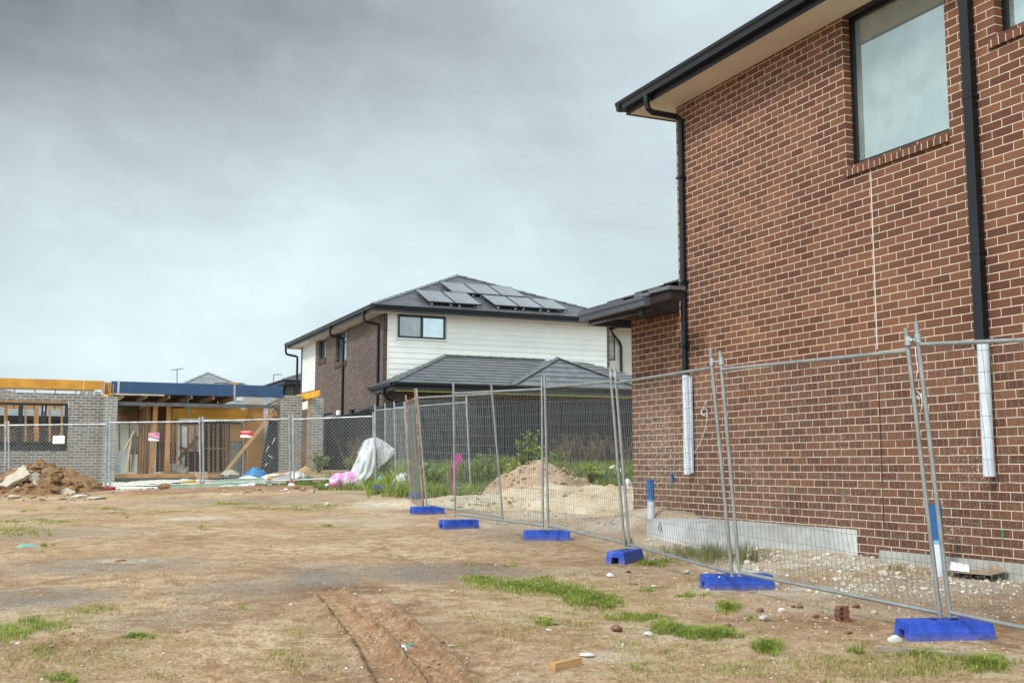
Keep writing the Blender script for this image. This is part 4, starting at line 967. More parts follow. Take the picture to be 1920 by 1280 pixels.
# ------------------------------------------------------------------ chain wire fence panels at the back left
def chain(label,bl,br,tl,tr,YL,YR,rl=.12,seed=0,rb=.05):
    BL,BR=at(*bl,YL),at(*br,YR); TL,TR=at(*tl,YL),at(*tr,YR)
    o=thing('chain_wire_panel',label,'fence panel',(BL+BR)/2,'chain wire fence panels')
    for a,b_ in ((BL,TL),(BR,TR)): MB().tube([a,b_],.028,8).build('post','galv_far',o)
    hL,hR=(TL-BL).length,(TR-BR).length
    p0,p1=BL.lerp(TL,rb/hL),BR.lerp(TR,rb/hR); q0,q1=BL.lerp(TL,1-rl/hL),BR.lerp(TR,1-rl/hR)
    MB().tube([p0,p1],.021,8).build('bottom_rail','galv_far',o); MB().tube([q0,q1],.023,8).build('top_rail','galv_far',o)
    w=MB(); Wd=(p1-p0).length; Hh=(q0-p0).length; pitch=.098; k=Hh*.92
    def S(a,b_): return p0.lerp(p1,a).lerp(q0.lerp(q1,a),b_)
    n=int((Wd+k)/pitch)
    for i in range(n+1):
        x0=-k+i*pitch
        for sgn in (1,-1):
            xa,xb=(x0,x0+k) if sgn>0 else (x0+k,x0)
            a0,b0,a1,b1=xa/Wd,0.,xb/Wd,1.
            t0,t1=0,1
            lo,hi=min(a0,a1),max(a0,a1)
            if a1!=a0:
                ta,tb=(0-a0)/(a1-a0),(1-a0)/(a1-a0)
                if ta>tb: ta,tb=tb,ta
                t0,t1=max(0,ta),min(1,tb)
            if t1-t0<.02: continue
            w.tube([S(a0+(a1-a0)*t0,t0),S(a0+(a1-a0)*t1,t1)],.0034,3,False)
    w.build('chain_wire','wire_far',o,uv=False)
    return o
chain('chain wire fence panel cut by the left edge of the photo, behind the soil heap',(-160,925),(10,922),(-160,790),(10,789),31.0,30.9)
chain('chain wire fence panel before the grey brick wall and window',(17,922),(198,914),(16,789),(200,787),30.8,30.6)
chain('chain wire fence panel with the pink and white sign',(206,915),(376,910),(206,784),(374,782),30.5,30.3)
chain('chain wire fence panel with the red and white sign',(382,910),(545,903),(380,781),(542,777),30.25,30.1)
chain('chain wire fence panel running to the draped plastic',(551,903),(701,898),(549,778),(700,772),30.05,29.7)
def red_foot(px,py,label,ang=3):
    foot(px,py,ang,label,m='block_red',L=.34,W=.26,h=.15,grp='red fence blocks',mod=False)
red_foot(203,919,'red plastic fence block next to the soil heap'); red_foot(381,913,'red plastic fence block before the green tubes'); red_foot(549,908,'red plastic fence block hung with white paper, before the white beam')
def signboard(name,label,px0,px1,Y,kind):
    a,b_=at(*px0,Y),at(*px1,Y); w=b_.x-a.x; h=b_.z-a.z; o=thing(name,label,'sign',a); dn=V3(0,-1,0)
    MB().box(a,V3(w,0,0),V3(0,.006,0),DZ*h).build('board','sign_white',o)
    if kind=='pink':
        top=[(0,.42),(.2,.52),(.45,.36),(.7,.30),(1,.16),(1,.98),(0,.98)]; P=[a+V3(w*x,-.004,h*z) for x,z in top]; MB().quad(*P).build('printed_field','sign_pink',o)
        line=[(0,.42),(.2,.52),(.45,.36),(.7,.30),(1,.16)]; m_=MB()
        for (x,z),(x2,z2) in zip(line[:-1],line[1:]): m_.quad(a+V3(w*x,-.007,h*(z-.05)),a+V3(w*x2,-.007,h*(z2-.05)),a+V3(w*x2,-.007,h*(z2+.03)),a+V3(w*x,-.007,h*(z+.03)))
        for x,z,x2 in ((.62,.86,.95),(.7,.76,.92),(.25,.2,.36)): m_.quad(a+V3(w*x,-.007,h*(z-.03)),a+V3(w*x2,-.007,h*(z-.03)),a+V3(w*x2,-.007,h*(z+.03)),a+V3(w*x,-.007,h*(z+.03)))
        m_.build('printed_curve','sign_navy',o)
    if kind=='red':
        top=[(0,.30),(.15,.40),(.4,.42),(.65,.36),(1,.16),(1,.80),(.5,.76),(0,.80)]; MB().quad(*[a+V3(w*x,-.004,h*z) for x,z in top]).build('printed_field','sign_red',o)
        MB().quad(*[a+V3(w*x,-.0045,h*z) for x,z in ((0,.86),(1,.86),(1,1),(0,1))]).build('printed_band','sign_red',o)
        m_=MB()
        for k in range(9): x=.12+k*.075; m_.quad(a+V3(w*x,-.006,h*.66),a+V3(w*(x+.045),-.006,h*.66),a+V3(w*(x+.045),-.006,h*.73),a+V3(w*x,-.006,h*.73))
        m_.build('printed_line','sign_white',o)
    return o
signboard('site_sign','white sign with pink field and dark wavy line wired to the chain fence',(278,826),(299,811),30.25,'pink')
signboard('site_sign','red and white sign with a swoosh wired to the chain fence',(450.5,820),(472,806),30.1,'red')
signboard('notice_board','blank white notice on the chain fence before the window corner',(98.5,831.5),(121.5,816.5),30.5,'')
# ------------------------------------------------------------------ unfinished grey brick house
VL=35.6
def L_(px,py,v=VL): return pv(px,py,v)
B=thing('unfinished_house','single storey grey brick house under construction with orange and blue beams','house',G(L_(300,893)[0],VL,.95))
uw0=L_(-420,800)[0]; uw1=L_(192,800)[0]; zTop=L_(60,736)[1]; zlow=.35
win=(L_(-120,800)[0],L_(127.5,800)[0],L_(60,845)[1],L_(60,752)[1])
MB().wall(DV*VL,DU,-DV,uw0,uw1,zlow,zTop,.11,[win]).build('brick_wall','brick_grey',B)
x=MB()
for i in range(3): x.gbox(L_(150+i*14,741)[0],L_(150+i*14+11,741)[0],VL+.001,VL+.105,zTop+.0015,zTop+.075)
x.build('top_course','brick_grey',B)
# framing above the wall and the long orange beam
x=MB(); zA,zB=zTop-.02,L_(60,727)[1]
x.gbox(uw0,L_(178,730)[0],VL+.13,VL+.22,zB-.045,zB)
for i in range(-6,6):
    a=L_(27+i*38.5,735)[0]; x.gbox(a-.02,a+.02,VL+.14,VL+.21,zTop-.5,zB-.046)
x.build('wall_frame','pine',B)
ob0,ob1=L_(60,727)[1]+.003,L_(60,709.5)[1]
MB().gbox(uw0,L_(157,715)[0],VL+.10,VL+.145,ob0,ob1).gbox(L_(158,715)[0],L_(192.5,715)[0],VL+.10,VL+.145,ob0,ob1-.003).build('orange_beam','lvl_orange',B)
x=MB(); 
x.gbox(L_(193,715)[0],L_(196,715)[0],VL+.09,VL+.2,ob0-.1,ob1); x.gbox(L_(197,722)[0],L_(209,722)[0],VL+.2,VL+.24,ob0-.12,ob1-.03)
x.build('nailing_blocks','pine_mid',B)
x=MB().wall(DV*(VL+3.6),DU,-DV,uw0,L_(215,800)[0],.9,L_(60,733)[1],.09,[(uw0+.5,L_(200,800)[0],1.2,3.0)])
# window frame
wz0,wz1=L_(60,832)[1],L_(60,754)[1]
f=MB(); vF0,vF1=VL+.03,VL+.10
f.gbox(win[0]-.5,win[1]-.02,vF0,vF1,wz1-.09,wz1); f.gbox(win[0]-.5,win[1]-.02,vF0,vF1,wz0,wz0+.07)
for (p0,p1) in ((33,42),(76,81),(81.6,86.5),(120,127),(-10,-6)): f.gbox(L_(p0,800)[0],L_(p1,800)[0]-.005,vF0+.002,vF1-.002,wz0+.071,wz1-.091)
wf=f.build('window_frame','black_frame',B)
f=MB(); f.gbox(win[0],win[1]-.01,vF0+.02,vF0+.06,win[2]+.01,wz0-.001)
f.build('sill_membrane','dark_stuff',wf); MB().gbox(L_(82,765)[0],L_(83.5,765)[0],vF0-.01,vF0,wz1-.26,wz1-.1).build('frame_tag','white_sheet',wf)
MB().gbox(win[0],win[1]-.05,VL+.0,VL+.028,win[3]-.045,win[3]-.005).build('lintel_packer','pine_mid',B)
MB().gbox(win[0],win[1],VL-.002,VL+.1,win[3],win[3]+.012).build('lintel','rust',B)
# pillar and beam ends
pz=L_(205,744)[1]; pu0,pu1=L_(193,800,VL-.2)[0],L_(219,800,VL-.2)[0]
MB().gbox(pu0,pu1,VL-.20,VL+.15,zlow,pz).build('brick_pillar','brick_grey_pier',B)
cap=MB(); cap.gbox(L_(203,735)[0],L_(207,735)[0],VL-.05,VL+.1,pz,ob1-.2); cap.gbox(L_(211,735)[0],L_(213,735)[0],VL-.05,VL+.1,pz,ob1-.1); cap.build('packing','pine_mid',B)
p,q=at(214,731,34.9),at(196.5,739,36.6); MB().beam(p,q,.045,.24).build('orange_beam','lvl_yellow',B)
bz0,bz1=L_(370,741)[1],L_(370,719)[1]; bu0,bu1=L_(208.5,725)[0],L_(531,735)[0]
for a,b_ in ((bu0,L_(222,725)[0]-.01),(L_(222,725)[0]+.01,L_(439,725)[0]-.02),(L_(441,725)[0]+.02,bu1)): MB().gbox(a,b_,VL-.02,VL+.03,bz0,bz1).build('blue_beam','beam_blue',B)
MB().gbox(L_(222,725)[0]-.03,L_(222,725)[0]+.03,VL-.026,VL-.021,bz0-.05,bz1+.01).gbox(L_(440,725)[0]-.025,L_(440,725)[0]+.025,VL-.026,VL-.021,bz0-.12,bz1+.02).build('joint_strap','zinc',B)
MB().gbox(L_(437,718)[0]-.06,L_(446,718)[0],VL-.04,VL+.1,bz1+.003,bz1+.07).build('top_block','pine',B)
zc=L_(300,742)[1]
MB().gbox(L_(211,742)[0],L_(308,745)[0],VL-.03,VL+.06,bz0-.045,bz0-.002).build('ceiling_batten','pine_pale',B)
MB().beam(at(384,740,35.0),at(556,746,36.3),.07,.045).build('ceiling_batten','pine',B)
# joists running back
MB().gbox(bu0+.2,L_(452,740)[0],VL+.05,VL+3.5,bz0+.031,bz0+.05).build('joist_gap_shade','inside_dark',B)  # near-black sheet painting the shade in the gaps between joists
for i in range(8):
    a=bu0+.35+i*.68
    if a>L_(455,740)[0]: break
    MB().gbox(a,a+.045,VL+.06,VL+3.4,bz0-.11,bz0+.03).build('joist','pine',B)
zS0,zS1=L_(300,761)[1],L_(300,754.5)[1]
MB().gbox(pu1,L_(526,760)[0],VL+.02,VL+.10,zS0,zS1).build('steel_lintel','steel_grey',B)
MB().gbox(L_(523,800)[0],L_(527,800)[0],VL+.02,VL+.06,L_(525,888)[1],zS0).build('steel_post','steel_grey',B)
MB().gbox(pu1,L_(440,750)[0],VL+3.41,VL+3.46,zS0-.45,bz0+.15).build('ceiling_beam','pine_dark',B)
bk=L_(292,800,VL+5.1)[0],L_(331,800,VL+5.1)[0]; MB().gbox(bk[0],bk[1],VL+5.1,VL+5.15,L_(300,826,VL+5.1)[1],L_(300,762,VL+5.1)[1]).build('shade_board','pine_dark',B)  # dark boards added behind the studs to paint the interior shade
bk=L_(376,800,VL+4.7)[0],L_(384,800,VL+4.7)[0]; MB().gbox(bk[0],bk[1],VL+4.7,VL+4.75,L_(300,884,VL+4.7)[1],L_(300,790,VL+4.7)[1]).build('shade_board','pine_dark',B)
# slab and bottom plate
sz=L_(300,891)[1]
MB().gbox(L_(214,890)[0],L_(640,890)[0],VL+.01,VL+14,-.2,sz-.07).build('floor_slab','concrete',B)
MB().gbox(L_(214,890)[0],L_(500,890)[0],VL-.06,VL+.009,.2,sz-.10).build('slab_edge','slab_edge',B)
MB().gbox(L_(214,890)[0],L_(420,890)[0],VL-.03,VL+.06,sz-.065,sz+.05).build('bottom_plate','pine_mid',B)
MB().gbox(uw0,L_(213,890)[0],VL+.12,VL+14,-.2,sz-.08).build('floor_slab','concrete',B)
# near studs
def studpx(x0,x1,xt0,xt1,py0,py1,v,m='pine_mid',d=.09,name='stud'):
    a0,z0_=L_(x0,py1,v);a1,_=L_(x1,py1,v);b0,z1_=L_(xt0,py0,v);b1,_=L_(xt1,py0,v)
    P=[G(a0,v,z0_),G(a1,v,z0_),G(b1,v,z1_),G(b0,v,z1_)]
    MB().prism(P,DV*d).build(name,m,B)
studpx(281,289,288,297,757,887,VL+.3); studpx(308,318,313,320,757,887,VL+.3)
studpx(277,279.5,278,280.5,757,887,VL+.36,'pine_dark'); studpx(321,323,322,324,757,885,VL+.36,'pine_dark')
rs=random.Random(5)
# side studs wall running back (left of the near studs)
for i in range(7):
    u_=L_(283,800,VL+.4)[0]-.05; v_=VL+.55+i*.45; MB().gbox(u_-.045,u_+.045,v_,v_+.04,sz,zS0+.05).build('stud','pine_mid' if i%2 else 'pine_dark',B)
MB().gbox(L_(283,800,VL+.4)[0]-.05-.048,L_(283,800,VL+.4)[0]+.0,VL+.5,VL+3.6,zS0+.051,zS0+.14).build('top_plate','pine_mid',B)
for k,(xa,xb) in enumerate(((268,275),(276,281))): studpx(xa,xb,xa+2,xb+2,770,875,VL+1.6,'card',d=.05,name='wrapped_panel')
# back stud walls and nogging
def studrow(x0,x1,n,py0,py1,v,m,w=4,nog=True):
    for i in range(n):
        x_=x0+(x1-x0)*i/(n-1); studpx(x_-w/2,x_+w/2,x_-w/2,x_+w/2,py0,py1,v,m)
    if nog:
        a,z_=L_(x0,(py0+py1)/2+4,v); b_,_=L_(x1,0+((py0+py1)/2+4),v); MB().gbox(a,b_,v-.002,v+.085,z_,z_+.045).build('nogging',m,B)
    a,z_=L_(x0-w/2,py0,v); b_,_=L_(x1+w/2,py0,v); MB().gbox(a,b_,v+.001,v+.089,z_,z_+.09).build('top_plate',m,B)
studrow(224,262,3,775,884,VL+4.5,'pine_dark',3,False)
studrow(326,420,8,790,884,VL+4.0,'pine_mid',3.2)
studrow(300,312,3,775,884,VL+3.2,'pine_dark',3.4)
studrow(382,428,6,790,884,VL+2.6,'pine_mid',3.4)
studrow(392,424,3,792,884,VL+2.2,'pine',2.8)
studrow(-40,12,3,762,850,VL+3.0,'pine_mid',4,False); studrow(10,66,3,765,850,VL+5.0,'pine_mid',5,False); studrow(48,116,4,765,850,VL+2.2,'pine',4.0,False)
# near-black sheets painting the room's shade behind the middle bay, with timber brace
a,z_=L_(382,884,VL+3.4); b_,z2_=L_(432,790,VL+3.4); MB().gbox(a,b_,VL+3.4,VL+3.45,z_,z2_).build('shade_board','inside_dark',B)
a,z_=L_(346,884,VL+4.6); b_,z2_=L_(383,846,VL+4.6); MB().gbox(a,b_,VL+4.6,VL+4.65,z_,z2_).build('shade_board','inside_dark',B)
a,z_=L_(292,884,VL+4.9); b_,z2_=L_(331,828,VL+4.9); MB().gbox(a,b_,VL+4.9,VL+4.95,z_,z2_).build('shade_board','inside_dark',B)
MB().beam(at(334,862,39),at(372,818,39.3),.05,.12).build('brace','pine_dark',B)
MB().beam(at(337,836,39),at(352,846,39.1),.05,.10).build('brace','pine_dark',B)
MB().beam(at(86,846,38),at(118,812,38.3),.05,.13).build('brace','pine',B)
studpx(336,351,336,351,800,873,VL+5.2,'white_sheet',d=.03,name='hung_sheet'); studpx(358,371,358,371,793,850,VL+5.6,'brick_red_far',d=.1,name='inner_brick')
studpx(320,329,320,329,795,870,VL+5.6,'brick_red_far',d=.1,name='inner_brick')
# headers, white door lining
def bandpx(x0,x1,y0,y1,v,m,name,d=.045):
    a,z0_=L_(x0,y1,v); b_,z1_=L_(x1,y0,v); MB().gbox(a,b_,v,v+d,z0_,z1_).build(name,m,B)
bandpx(320,464,768,778.5,VL+1.0,'lvl_orange','orange_beam'); bandpx(320,464,779,787,VL+1.02,'lvl_yellow','orange_beam')
bandpx(346,452,760,767.5,VL+1.04,'osb','header_panel'); bandpx(318,331,779,789,VL+1.08,'pine_mid','header_panel')
bandpx(222,258,769,776,VL+5.5,'lvl_orange','orange_beam'); bandpx(222,258,781,789,VL+4.2,'pine_mid','header')
bandpx(213,262,762,768,VL+2.5,mat('timber_treated',(.10,.095,.03),.8,.2,3),'header'); 
lin=MB(); v_=VL+.9
for (x0,x1,y0,y1) in ((333,335,787,873),(335,458,786.5,788.5),(454.5,457.5,789,889)):
    a,z0_=L_(x0,y1,v_); b_,z1_=L_(x1,y0,v_); lin.gbox(a,b_,v_,v_+.05,z0_,z1_)
lin.build('door_lining','white_sheet',B)
studpx(331,333,331,333,780,873,VL+.88,'pine')
bandpx(336,452,789.5,793,VL+.95,'inside_dark','header'); 
# brick pier, OSB sheets, panel wall
a,z_=L_(431,890,VL+1.3); b_,z2_=L_(456,826,VL+1.3); MB().gbox(a,b_,VL+1.3,VL+1.55,z_-.1,z2_).build('brick_pier','brick_grey',B)
bandpx(433,454,794,826,VL+1.25,'osb','osb_panel'); bandpx(452,455,790,889,VL+1.2,'inside_dark','door_edge')
bandpx(464,493,762,823,VL+1.1,'osb','osb_panel',.02); bandpx(464,490,827,884,VL+1.1,'osb','osb_panel',.02)
bandpx(463,491,823.3,826.6,VL+1.06,'pine','nogging'); studpx(458,463,458,463,787,889,VL+1.02,'pine_mid'); studpx(461,465.5,461,465.5,762,787,VL+1.02,'pine')
studpx(490,493,493,495,762,882,VL+1.04,'pine')
bandpx(458,492,757.5,761.5,VL+1.0,'pine','top_plate')
bandpx(494,500,773,825,VL+1.6,'white_sheet','wrap_panel'); bandpx(499,502.5,771,789,VL+1.7,'white_sheet','wrap_panel')
p0_=[at(492,880,37.0),at(497,800,37.0),at(503,792,37.0),at(503,800,37.0),at(492.5,886,37.0)]
MB().prism([G(L_(489,884,VL+1.45)[0],VL+1.45,L_(489,884,VL+1.45)[1]),G(L_(494,884,VL+1.45)[0],VL+1.45,L_(494,884,VL+1.45)[1]),G(L_(503,792,VL+1.45)[0],VL+1.45,L_(503,792,VL+1.45)[1]),G(L_(493,792,VL+1.45)[0],VL+1.45,L_(493,792,VL+1.45)[1])],DV*.03).build('wrap_panel','white_sheet',B)
for i,x_ in enumerate((505,510,515,520)): studpx(x_-1.3,x_+1.3,x_-1.3,x_+1.3,760-i*1.6,884,VL+1.5-i*.3,'pine' if i%2 else 'pine_mid')
bandpx(502,524,790,884,VL+1.9,'osb','osb_panel',.02)
p,q=at(503,757,36.9),at(525,748,35.9); MB().beam(p,q,.09,.05).build('top_plate','pine',B)
# diagonal brace
MB().beam(at(419,888,34.9),at(519,765,35.7),.10,.045,DV).build('diagonal_brace','pine',B)
# right hand piers
pz2=L_(545,741)[1]
MB().gbox(L_(524.5,800)[0],L_(566,800)[0],VL-.0,VL+.35,zlow,pz2).build('brick_pier','brick_grey',B)
MB().gbox(L_(581.5,800,VL-.2)[0],L_(606.5,800,VL-.2)[0],VL-.2,VL+.15,.4,L_(595,745,VL-.2)[1]).build('brick_pier','brick_grey_pier',B)
MB().gbox(L_(577.5,800,VL-.2)[0],L_(581,800,VL-.2)[0],VL-.17,VL-.08,L_(580,878,VL-.2)[1],L_(580,748,VL-.2)[1]).build('timber_strip','pine',B)
p,q=at(598,737,34.3),at(556,746,37.2); MB().beam(p,q,.05,.21).build('orange_beam','lvl_yellow',B); MB().beam(p+DZ*.115,q+DZ*.115,.07,.015).build('beam_flashing','joint_dark',B)
MB().beam(at(599,739,34.25),at(556,755,37.4),.05,.10).build('beam_plate','lvl_orange',B)
# strap hung on the beam
p=at(352.5,719,34.97); st_=thing('ratchet_strap','bright blue strap looped over the blue beam','strap',p)
MB().tube([p,at(353,740,34.95),at(352,757,35.0),at(353.5,766,35.0),at(355,774,35.0)],.018,6).tube([at(353,757,34.98),at(356,770,34.98),at(352.5,776,34.98)],.010,5).build('strap','strap_blue',st_)
# shed wall seen over the lintel
bandpx(457,495,743,758,VL+9,'render_beige','rear_panel'); bandpx(432,456,745,750,VL+9.2,'white_sheet','rear_panel'); 
# meter box and leaning timbers
def leaning(label,pts,w,h,m,name='timber_length',cat='timber',grp=None,thick=None):
    o=thing(name,label,cat,pts[0],grp); MB().beam(pts[0],pts[1],w,h).build('board',m,o); return o
MB().gbox(L_(217.5,800,VL+.1)[0],L_(230,800,VL+.1)[0],VL+.2,VL+.5,L_(220,886,VL+.1)[1],L_(220,845,VL+.1)[1]).build('meter_box','aircon',B)
leaning('bent pale timber leaning inside the doorway, left one',(at(232,845,36.5),at(252,808,37)),.06,.03,'pine_pale')
leaning('long pale timber leaning inside the doorway down to the plate',(at(236,886,36.6),at(251,790,37.4)),.07,.03,'pine_pale')
leaning('grey plank leaning beside the stud wall',(at(248,884,36.8),at(254,812,37.4)),.10,.03,'card')
wb=thing('wrapped_bundle','black plastic wrapped window bundle leaning on the brick pier','bundle',at(495,888,35.6))
for i,(x0,x1,xt) in enumerate(((487,495,508),(495,503,515),(503,512,521),(512,520,525))):
    a_,b_=at((x0+x1)/2,889,35.55+.05*i),at(xt,788+i,36.0); MB().beam(a_,b_,.13,.05,DV).build('wrapped_frame','dark_stuff',wb)
for a_,b_ in (((503,853),(511,858)),((497,873),(501,868)),((510,832),(516,820)),((499,846),(504,836))): MB().beam(at(*a_,35.48),at(*b_,35.5),.05,.02).build('loose_film','white_sheet',wb)
# ------------------------------------------------------------------ heaps of soil and sand
def heap(name,label,cat,cx,cy,rx,ry,h,m,seed,res=.07,ang=0,prof=1.15,rough=.16,lumps=0):
    nx_=int(2*rx*1.25/res); ny_=int(2*ry*1.25/res)
    xs=np.linspace(-rx*1.25,rx*1.25,nx_); ys=np.linspace(-ry*1.25,ry*1.25,ny_); A_,B_=np.meshgrid(xs,ys)
    ca,sa=math.cos(R(ang)),math.sin(R(ang)); X=cx+A_*ca-B_*sa; Y=cy+A_*sa+B_*ca
    d=np.hypot(A_/rx,B_/ry)+.34*(fbm(X*1.1,Y*1.1,seed)-.5)
    top=h*np.clip(1-d,0,1)**prof*(1+.25*(fbm(X*2,Y*2,seed+5)-.5))
    top=top+rough*h*(fbm(X*4,Y*4,seed+9)-.5)*np.clip((1-d)*4,0,1)+.05*(fbm(X*13,Y*13,seed+2,3)-.5)*np.clip((1-d)*5,0,1)
    Z=height(X,Y)+top-.05*sm(.9,1.15,d)
    idx=np.arange(nx_*ny_).reshape(ny_,nx_)
    fc=np.stack([idx[:-1,:-1],idx[:-1,1:],idx[1:,1:],idx[1:,:-1]],-1).reshape(-1,4)
    # keep only faces inside the heap outline
    keep=(d[:-1,:-1]<1.12).reshape(-1); fc=fc[keep]
    o=npmesh(name,np.stack([X-cx,Y-cy,Z],-1).reshape(-1,3),fc,m,True); o.location=(cx,cy,0); tag(o,label,cat)
    return o
hp_=gpt(70,925)
heap('soil_heap','brown clay heap with broken concrete slabs at the left edge of the site','heap',hp_.x-.25,hp_.y+.7,1.75,1.5,.80,'heap_soil',3,.035,0,.8,.42)
md=gpt(1005,928)
heap('soil_mound','brown soil mound behind the mesh fence, under the tall weeds','heap',at(1003,865,24.2).x+.1,24.2,1.40,1.4,.86,'mound_soil',13,.045,0,.72,.2)
heap('sand_pile','pale yellow sand spread in front of the brown mound','heap',at(1085,900,22.0).x,22.0,2.7,1.25,.42,'sand',23,.045,6,.55,.5)
heap('sand_pile','low white sand ridge against the left end of the brick wall','heap',at(1150,900,20.6).x+.1,20.8,1.3,1.1,.50,'sand',33,.045,0,.55,.4)
heap('sand_pile','flat cream sand fan left of the mound behind the slanting panel','heap',at(900,925,22.6).x,22.3,1.9,1.1,.18,'sand',43,.05,0,.5,.6)
heap('rubble_strip','white lime rubble strewn before the doorway of the unfinished house','rubble',at(290,905,32.6).x,33.6,4.2,1.15,.22,'rubble_white',53,.08,0,.5,.35)
heap('clay_strip','ridge of red brown clay lumps along the foot of the chain fence','rubble',at(430,920,29.0).x,29.0,3.5,.5,.07,'clay_strip',63,.08,0,.5,.7)
# ------------------------------------------------------------------ rocks, slabs
def rockmesh(r,seed,flat=.7,n=2,asp=1.0):
    import bmesh
    bm=bmesh.new(); bmesh.ops.create_icosphere(bm,subdivisions=n,radius=1.0); rr=random.Random(seed); 
    pl=[(Vector((rr.uniform(-1,1),rr.uniform(-1,1),rr.uniform(-1,1))).normalized(),rr.uniform(.45,.85)) for _ in range(9)]
    V=[]
    for v in bm.verts:
        c=v.co.copy()
        for nn,dd in pl:
            k=c.dot(nn)-dd
            if k>0: c-=nn*k*.85
        c*=1+rr.uniform(-.05,.05); V.append((c.x*r*asp,c.y*r,c.z*r*flat))
    F_=[tuple(v.index for v in f.verts) for f in bm.faces]; bm.free(); return V,F_
def rock(px,py,r,m,label,seed,flat=.65,asp=1.2,name='rock',cat='rock',grp=None,Y=None,z=None,sink=.3):
    g=gpt(px,py) if Y is None else at(px,py,Y)
    V,F_=rockmesh(r,seed,flat,2,asp); s=MB(); s.v=[(g.x+a,g.y+b_,g.z+c+r*flat*(1-sink) if Y is None else g.z+c) for a,b_,c in V]; s.f=F_
    o=s.build(name,m,None,uv=False); off=g; o.location=off; me=o.data
    for v in me.vertices: v.co-=off
    return tag(o,label,cat,grp)
rk=[(1177+253,1163,.062,'rock_pale','cream rock standing right of the sprouting tuft beside the second nearest block'),(1466,1148,.040,'rock_white','smooth white pebble right of the cream rock'),
(1500,1141,.045,'rock_brown','reddish brown clod right of the white pebble, left of the broken brick'),(1679,1204,.070,'rock_white','white rock touching the end of the nearest blue block'),(1145,1083,.055,'rock_white','bright white stone on bare soil below the end-on blue block'),
(1425,1147,.05,'rock_brown','brown stone just behind the cream rock'),(1590,1188,.05,'clay','flat reddish stone below the broken brick'),(1288,1077,.055,'rock_pale','cream stone in the grass left of the second nearest block'),
(1178,1074,.04,'rock_brown','dark clod beside the end-on blue block'),(1228,1102,.06,'rock_pale','flat beige stone above the middle of the grass'),(1190,1097,.045,'rock_brown','brown clod left of the flat beige stone'),
(1363,1176,.045,'rock_brown','brown clod between the two right grass patches'),(1215,1193,.045,'rock_white','white stone on the sandy spot in the long grass patch'),(1155,1186,.07,'rock_brown','rusty clod left of the sandy spot'),
(615,948,.10,'rock_pale','tan stone alone on the far track below the pink bag'),(1038,1170,.05,'rock_pale','pinkish flat stone behind the small round grass tuft'),(848,1212,.045,'rock_pale','flat pale stone right of the tyre ruts'),
(828,1207,.035,'rock_brown','thin brown stone next to the flat pale stone right of the ruts'),(1487,1140,.028,'rock_brown','small brown chip near the broken brick'),(1100,1230,.07,'rock_white','grey white crushed scrap lying right of the timber offcut'),
(1530,1160,.035,'clay','small brick chip left of the broken brick'),(1640,1150,.04,'rock_pale','pale chip under the bottom rail left of the nearest block'),(1408,1096,.04,'rock_white','white chip at the end of the second nearest block')]
for i,(a,b_,r_,m_,l_) in enumerate(rk): rock(a,b_,r_*.68,m_,l_,i+1,flat=.35 if 'flat' in l_ or 'thin' in l_ or 'scrap' in l_ else .7)
rock(308,917,.15,'heap_soil','round clay boulder in front of the doorway rubble',51,.8,1.4)
rock(1156,895,.22,'rock_white','rounded white block in the grass by the brick wall corner',52,.9,1.1,'block','block')
rock(1178,917,.17,'rock_white','white sand lump touching the brick wall corner',53,.9,.8,'lump','rock')
def slab(pts,Y0_,th,m,label,name='concrete_slab',cat='slab',dY=.5):
    P=[at(x,y,Y) for x,y,Y in pts]; n=(P[1]-P[0]).cross(P[2]-P[0]).normalized(); s=MB()
    if n.z<0: n=-n
    # irregular broken edge
    Q=[];rr=random.Random(int(pts[0][0])+5)
    for a,b_ in zip(P,P[1:]+P[:1]):
        for k in range(6): Q.append(a.lerp(b_,k/6)+V3(rr.uniform(-.03,.03),rr.uniform(-.03,.03),rr.uniform(-.012,.012)))
    s.prism(Q,-n*th); o=s.build(name,m,None); g=P[0].copy(); o.location=g
    for v in o.data.vertices: v.co-=g
    return tag(o,label,cat)
HY=hp_.y
slab([(-8,908,HY-.7),(12,912,HY-.75),(56,887,HY-.55),(44,872,HY+.5),(-8,893,HY+.4)],0,.13,'slab_rubble','large broken slab jutting from the left of the soil heap with soil on top')
slab([(27,906,HY-.35),(52,897,HY-.35),(50,888,HY+.1),(30,895,HY+.1)],0,.12,'slab_rubble','small slab wedged under the large broken slab')
slab([(58,888,HY-.45),(70,910,HY-.55),(80,905,HY-.2),(68,885,HY-.1)],0,.08,'slab_rubble','narrow tilted slab beside the dark hollow of the heap')
slab([(118,918,HY-.6),(134,926,HY-.65),(143,922,HY-.4),(127,913,HY-.3)],0,.10,'slab_rubble','pale slab piece lying on the right slope of the heap')
slab([(80,890,HY-.1),(92,894,HY-.15),(98,886,HY+.15),(86,882,HY+.2)],0,.06,'heap_soil','brown slab piece high in the middle of the heap')
slab([(53,924,HY-.75),(60,935,HY-.8),(66,932,HY-.7),(60,918,HY-.6)],0,.08,'concrete','curved grey concrete chip at the foot of the heap')
rock(184,936,.14,'rock_pale','flat tan stone at the right toe of the heap, by the red block',61,.35,2.0); rock(26,934,.12,'rock_pale','pale stone at the front toe of the heap',62,.5,1.5); rock(150,932,.12,'rock_white','pale chip at the right toe of the heap',63,.4,1.6)
